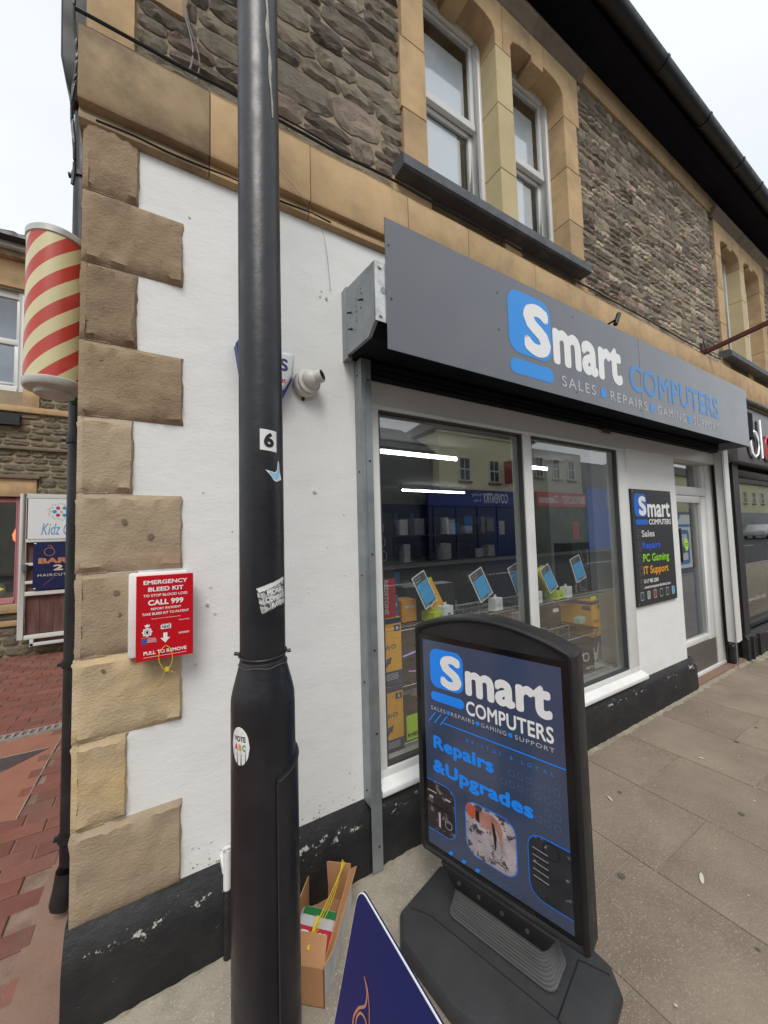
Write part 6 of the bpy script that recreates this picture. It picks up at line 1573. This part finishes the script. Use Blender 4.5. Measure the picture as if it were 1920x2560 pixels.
for x, lb in ((1.395,'lime green box tilted behind the leftmost earbud box'),(2.575,'lime green box lying between the two right earbud boxes')):
    t_ = printed_box('lime_box', lb, 'box', x,x+.12,.15,.25,1.012,1.07,LIM,rz=rad(14),faces=[('f',lambda F_,m,w,h: F_.text(m,'on',.5*w,.75*w,.3*h,.6*h,.0,.001),PB,'lettering')])
for x, lb, mt_ in ((1.525,'orange tilted software box leaning back behind the leftmost price card',ORG),(2.66,'yellow tilted software box behind the fourth price card',mat('yellow_carton',(.6,.5,.04),.4))):
    t_ = thing('tilted_box', lb, 'box', (x,.26,1.07), (rad(-14),rad(-20),rad(8)))
    m = MB(); m.box(-.055,.055,-.015,.015,0,.17); c_ = obj('carton', m, mt_, parent=t_, local=True)
    m = MB(); m.box(-.056,.056,-.016,.016,.170,.185); obj('box_top', m, LIM, parent=c_, local=True)
    m = MB(); F_ = Pl((-.055,-.0152,0),(1,0,0),(0,0,1)); F_.text(m,'Norton',.02,.09,.07,.085,.0,.001); F_.line(m,[(.02,.02),(.05,.03),(.07,.05)],.006,.001); obj('lettering', m, NAV, parent=c_, local=True, fix=False)

# ================================================================== OPPOSITE SIDE OF THE STREET (seen mirrored in the glass)
OY = -13.94
def opp_window(parent, x, z0, z1, w):
    m = MB(); m.box(x,x+.07,OY,OY+.06,z0,z1); m.box(x+w-.07,x+w,OY,OY+.06,z0,z1); m.box(x+.07,x+w-.07,OY,OY+.06,z1-.07,z1); m.box(x+.07,x+w-.07,OY,OY+.06,z0,z0+.07); m.box(x+.07,x+w-.07,OY,OY+.05,(z0+z1)/2-.04,(z0+z1)/2+.04); m.box(x+w/2-.02,x+w/2+.02,OY,OY+.04,z0,z1)
    f_ = obj('window_frame', m, UPVC, parent=parent); m = MB(); m.box(x,x+w,OY-.02,OY+.01,z0,z1); obj('pane', m, mat('far_glass',(.05,.06,.07),.1), parent=f_)
    m = MB(); m.box(x-.08,x+w+.08,OY,OY+.12,z0-.12,z0); obj('sill', m, HOOD, parent=f_)
def shop_row(parent, x0, x1, z1, col, nm):
    m = MB(); m.box(x0,x1,OY-.3,OY-.02,0,z1); obj(nm, m, col, parent=parent)
ob = thing('cream_terrace','pale yellow building with white sash windows across the street, mirrored in the shop glass','building',(16.8,OY,0))
m = MB(); m.box(13,20.6,OY-6,OY,0,7.0); m.box(12.9,20.7,OY-.1,OY+.15,6.95,7.12); obj('wall', m, mat('cream_render',(.80,.76,.50),.85,var=.08,vscale=1), parent=ob)
m = MB(); m.sweep([[(12.6,OY+.3,7.1),(21,OY+.3,7.1),(21,OY-6.3,7.1),(12.6,OY-6.3,7.1)],[(15.5,OY-2.8,9.2),(18.5,OY-2.8,9.2),(18.5,OY-3.2,9.2),(15.5,OY-3.2,9.2)]]); obj('roof', m, TILE, parent=ob)
for x in (14.42,16.78,19.0): opp_window(ob, x, 4.36, 5.72, .86)
m = MB(); m.box(12.0,20.5,OY,OY+.25,2.92,3.85); fsn = obj('shop_fascia', m, mat('navy_fascia',(.02,.04,.22),.4), parent=ob)
OP = Pl((0,OY+.25,0),(-1,0,0),(0,0,1))
m = MB(); OP.text(m,'COVENTRY',-18.0,-15.95,3.12,3.70,.03,.01); OP.text(m,'Building',-15.8,-15.1,3.45,3.68,.0,.01); OP.text(m,'Society',-15.8,-15.2,3.14,3.36,.0,.01); obj('lettering', m, PW, parent=fsn, fix=False)
m = MB(); m.box(12.1,20.4,OY-.0,OY+.08,.0,2.92); sg_ = obj('shopfront', m, mat('dark_shopfront',(.015,.02,.05),.25,var=.4,vscale=1.5), parent=ob)
for k in range(5):
    m = MB(); m.box(12.4+k*1.6,12.5+k*1.6,OY+.08,OY+.14,.0,2.9); obj('mullion', m, NAV, parent=sg_)
for k, (x, z) in enumerate(((13.3,1.4),(14.6,1.6),(16.3,1.5),(17.2,1.3),(18.9,1.7))):
    m = MB(); m.box(x,x+.6,OY+.09,OY+.10,z,z+.8); obj('window_poster', m, MT['packet_'+['white','blue','grey','white','blue'][k]+'_card'], parent=sg_)
m = MB(); m.box(18.1,18.25,OY,OY+1.2,4.3,5.7); tag(obj('projecting_sign', m, mat('red_shop_sign',(.35,.03,.05),.4,peel=(.7,.6,.6),pscale=2.5,pth=.58)), 'red projecting shop sign on the pale yellow building across the street', 'sign')
og = thing('grey_terrace','grey rendered building with three sash windows over a red fascia across the street','building',(23.3,OY,0))
m = MB(); m.box(20.62,26.2,OY-6,OY-.01,0,6.8); obj('wall', m, mat('grey_render',(.52,.50,.43),.85,var=.08,vscale=1), parent=og)
for x in (21.0,22.8,24.5): opp_window(og, x, 4.9, 6.3, .8)
m = MB(); m.box(20.7,26.1,OY,OY+.25,3.0,3.95); fsn = obj('shop_fascia', m, mat('red_fascia',(.6,.04,.06),.4), parent=og)
m = MB(); OP.text(m,'BUYOLOGY - Clearance',-25.9,-20.9,3.22,3.75,.03,.01); obj('lettering', m, PW, parent=fsn, fix=False)
m = MB(); m.box(20.7,26.1,OY-.005,OY+.08,0,3.0); s2 = obj('shopfront', m, mat('green_dark_shopfront',(.02,.035,.03),.25,var=.5,vscale=1.2), parent=og)
m = MB(); m.box(24.6,25.3,OY+.09,OY+.1,.8,2.0); obj('window_poster', m, MT['red_fascia'], parent=s2)
oc = thing('blue_shop','bright blue shop unit with low grey upper storey across the street','building',(29,OY,0))
m = MB(); m.box(26.3,34,OY-6,OY-.005,0,6.3); obj('wall', m, mat('dark_grey_cladding',(.14,.15,.16),.7), parent=oc)
m = MB(); m.box(26.35,33.9,OY,OY+.2,.0,4.4); obj('blue_front', m, mat('vivid_blue_front',(.015,.14,.65),.4,var=.15,vscale=.8), parent=oc)
m = MB(); OP2 = Pl((0,OY+.2,0),(-1,0,0),(0,0,1)); OP2.text(m,'Boots',-31.5,-29,3.4,4.2,.02,.01,shear=.3) if False else OP2.ring(m,-29.6,-28.6,3.2,4.0,.4,.08,.01); obj('logo', m, PGR, parent=oc, fix=False)
od = thing('hipped_house','dark grey building with low slate roof left of the yellow one across the street','building',(9,OY,0))
m = MB(); m.box(4.5,12.95,OY-7,OY-.5,0,5.9); obj('wall', m, mat('dark_render',(.2,.2,.19),.85), parent=od)
m = MB(); m.sweep([[(4.2,OY-.2,5.9),(13,OY-.2,5.9),(13,OY-7.2,5.9),(4.2,OY-7.2,5.9)],[(9.0,OY-3.4,7.9),(12.9,OY-3.4,7.9),(12.9,OY-4,7.9),(9.0,OY-4,7.9)]]); obj('roof', m, mat('slate_roof',(.07,.07,.075),.7,var=.2), parent=od)
m = MB(); m.box(5,12.8,OY-.49,OY-.3,.3,3.0); obj('shopfront', m, mat('dark_shopfront',(.02,.02,.03),.3), parent=od)
oe = thing('low_terrace','row of low pale houses across the street further left','building',(-10,OY,0))
m = MB(); m.box(-40,4.4,OY-7,OY,0,5.6); obj('wall', m, mat('pale_render',(.40,.38,.33),.85,var=.1,vscale=.5), parent=oe)
for k in range(8): opp_window(oe, -16+k*2.5, 3.6, 4.9, .9)
m = MB(); m.sweep([[(-40,OY+.3,5.6),(4.5,OY+.3,5.6),(4.5,OY-7.2,5.6),(-40,OY-7.2,5.6)],[(-40,OY-3.4,7.4),(4.5,OY-3.4,7.4),(4.5,OY-3.6,7.4),(-40,OY-3.6,7.4)]]); obj('roof', m, TILE, parent=oe)
of = thing('yellow_terrace_far','long pale yellow terrace further along across the street','building',(50,OY,0))
m = MB(); m.box(36,80,OY-7,OY,0,6.2); obj('wall', m, MT['cream_render'], parent=of)
for k in range(14): opp_window(of, 37+k*3.0, 3.9, 5.3, 1.0)
m = MB(); m.sweep([[(36,OY+.3,6.2),(80,OY+.3,6.2),(80,OY-7.2,6.2),(36,OY-7.2,6.2)],[(38,OY-3.4,8.2),(80,OY-3.4,8.2),(80,OY-3.6,8.2),(38,OY-3.6,8.2)]]); obj('roof', m, TILE, parent=of)
m = MB(); m.box(36.2,79,OY,OY+.1,.0,2.8); obj('shopfront', m, mat('grey_shopfront',(.12,.13,.13),.3,var=.5,vscale=.5), parent=of)
# parked car seen mirrored in the next shop's glass
pc = thing('parked_car','white hatchback parked at the far kerb, mirrored in the next shop window','car',(52,-11.2,0))
m = MB(); side = [(-2.0,.35),(-2.0,.75),(-1.85,.92),(-1.15,1.0),(-.55,1.42),(.75,1.45),(1.55,1.05),(1.95,.95),(2.0,.35)]
m.sweep([[(x,y,z) for x,z in side] for y in (-.82,.82)]); bdy = obj('body', m, mat('white_car_paint',(.7,.7,.7),.2,coat=.8), parent=pc, local=True, bevel=.05)
m = MB(); m.prism_y([(-1.0,1.0),(-.52,1.36),(.70,1.38),(1.35,1.02)],-.83,.83); obj('side_glass', m, mat('far_glass',(.05,.06,.07),.1), parent=bdy, local=True)
for x in (-1.25,1.25):
    for y in (-.78,.78):
        m = MB(); m.sweep([[(x+.31*math.cos(a*math.pi/10), y+d, .31+.31*math.sin(a*math.pi/10)) for a in range(20)] for d in (-.09,.09)]); w_ = obj('wheel', m, PB, parent=pc, local=True)
        m = MB(); m.sweep([[(x+.18*math.cos(a*math.pi/8), y+d, .31+.18*math.sin(a*math.pi/8)) for a in range(16)] for d in (-.10,.10)]); obj('rim', m, GALVB, parent=w_, local=True)
for x in (-1.9,1.9):
    for y in (-.6,.6):
        m = MB(); m.box(x-.11,x+.11,y-.15,y+.15,.68,.82); obj('headlight' if x < 0 else 'tail_light', m, PW if x < 0 else RED, parent=pc, local=True)

# ------------------------------------------------------------------ small wear
r = random.Random(90)
m = MB()
for k in range(46):
    x, y, q = r.uniform(.6,6), r.uniform(-2.2,-.12), r.uniform(.006,.016)
    m.face([(x+q*r.uniform(.8,1.15)*math.cos(a*math.pi/5), y+q*r.uniform(.8,1.15)*math.sin(a*math.pi/5), .0032) for a in range(10)])
o = obj('chewing_gum', m, mat('old_gum', (.12,.10,.085), .7), fix=False); tag(o, 'dark flattened spots of old chewing gum on the slabs', 'gum'); o['kind'] = 'stuff'
m = MB()
for k in range(26):
    x, z, q = r.uniform(.1,.83), r.uniform(.36,2.9), r.uniform(.002,.006)
    m.sweep([[(x+q*math.cos(a*math.pi/3), y, z+q*math.sin(a*math.pi/3)) for a in range(6)] for y in (.0,-.003)])
for x, z in ((.17,1.29),(.35,.97),(.62,1.75),(.7,2.7)): m.sweep([[(x+.006*math.cos(a*math.pi/4), y, z+.006*math.sin(a*math.pi/4)) for a in range(8)] for y in (.0,-.008)])
obj('paint_lump', m, mat('painted_lump', (.62,.61,.58), .7), parent=wall, kind='stuff')
W0 = mat('rust_brown_stain', (.30,.25,.19), .85)
m = MB(); K2 = Pl((0,0,0),(1,0,0),(0,0,1))
for k in range(60):
    x = r.choice((.10,.20,.30,.40,.55,.64,.76))+r.uniform(-.05,.05); z = .305+abs(r.gauss(0,.035)); q = r.uniform(.0012,.004)
    K2.disc(m, x, z, q, .0012, 6)
obj('mud_splash', m, W0, parent=wall, fix=False, kind='stuff')
for x, z, q in ((-.10,1.615,.009),(-.02,1.56,.011),(-.12,1.365,.010),(-.115,1.29,.010),(-.155,1.105,.006)):
    m = MB(); K2.disc(m, x, z, q, .0245, 10); obj('filled_hole', m, mat('grey_filler', (.18,.14,.10), .9), parent=bld, fix=False)

# more stock along the window
r = random.Random(52)
SH = (('lowest',.402,(1.18,2.06)),('middle',.706,(1.46,2.06)),('lowest',.402,(2.32,2.82)),('middle',.706,(2.32,2.46)),('top',1.012,(1.16,1.36)))
CO = {'silver':(.45,.46,.48),'black':(.02,.02,.022),'blue':(.02,.16,.5),'orange':(.8,.33,.02),'white':(.75,.76,.75),'red':(.45,.02,.03)}
for i_, (nm_, z_, (a_, b_)) in enumerate(SH):
    x = a_; c_ = 0; side_ = 'left' if a_ < 2.2 else 'right'
    while x < b_-.06:
        w_, h_ = r.uniform(.06,.14), r.uniform(.10,.22); col_ = r.choice(list(CO)); x1 = min(x+w_, b_)
        ac_ = MT.get('stock_print') or mat('stock_print', (.5,.52,.55), .4, var=.4, vscale=60)
        printed_box('stock_carton', '%s product carton, %s from the left on the %s %s wire shelf in the window' % (col_, ORD[c_], nm_, side_), 'carton', x, x1, .24+r.uniform(0,.04), .36, z_, z_+h_, mat('stock_'+col_, CO[col_], .4, var=.15, vscale=20), rz=rad(r.uniform(-7,7)), group='small cartons on the window shelves',
            faces=[('f', lambda F_,m,w,h: (F_.rect(m,.15*w,.85*w,.62*h,.74*h,.001), F_.ring(m,.25*w,.75*w,.16*h,.50*h,.01,.004), F_.line(m,[(.15*w,.86*h),(.6*w,.86*h)],.003)), ac_, 'print')])
        x = x1+r.uniform(.012,.04); c_ += 1
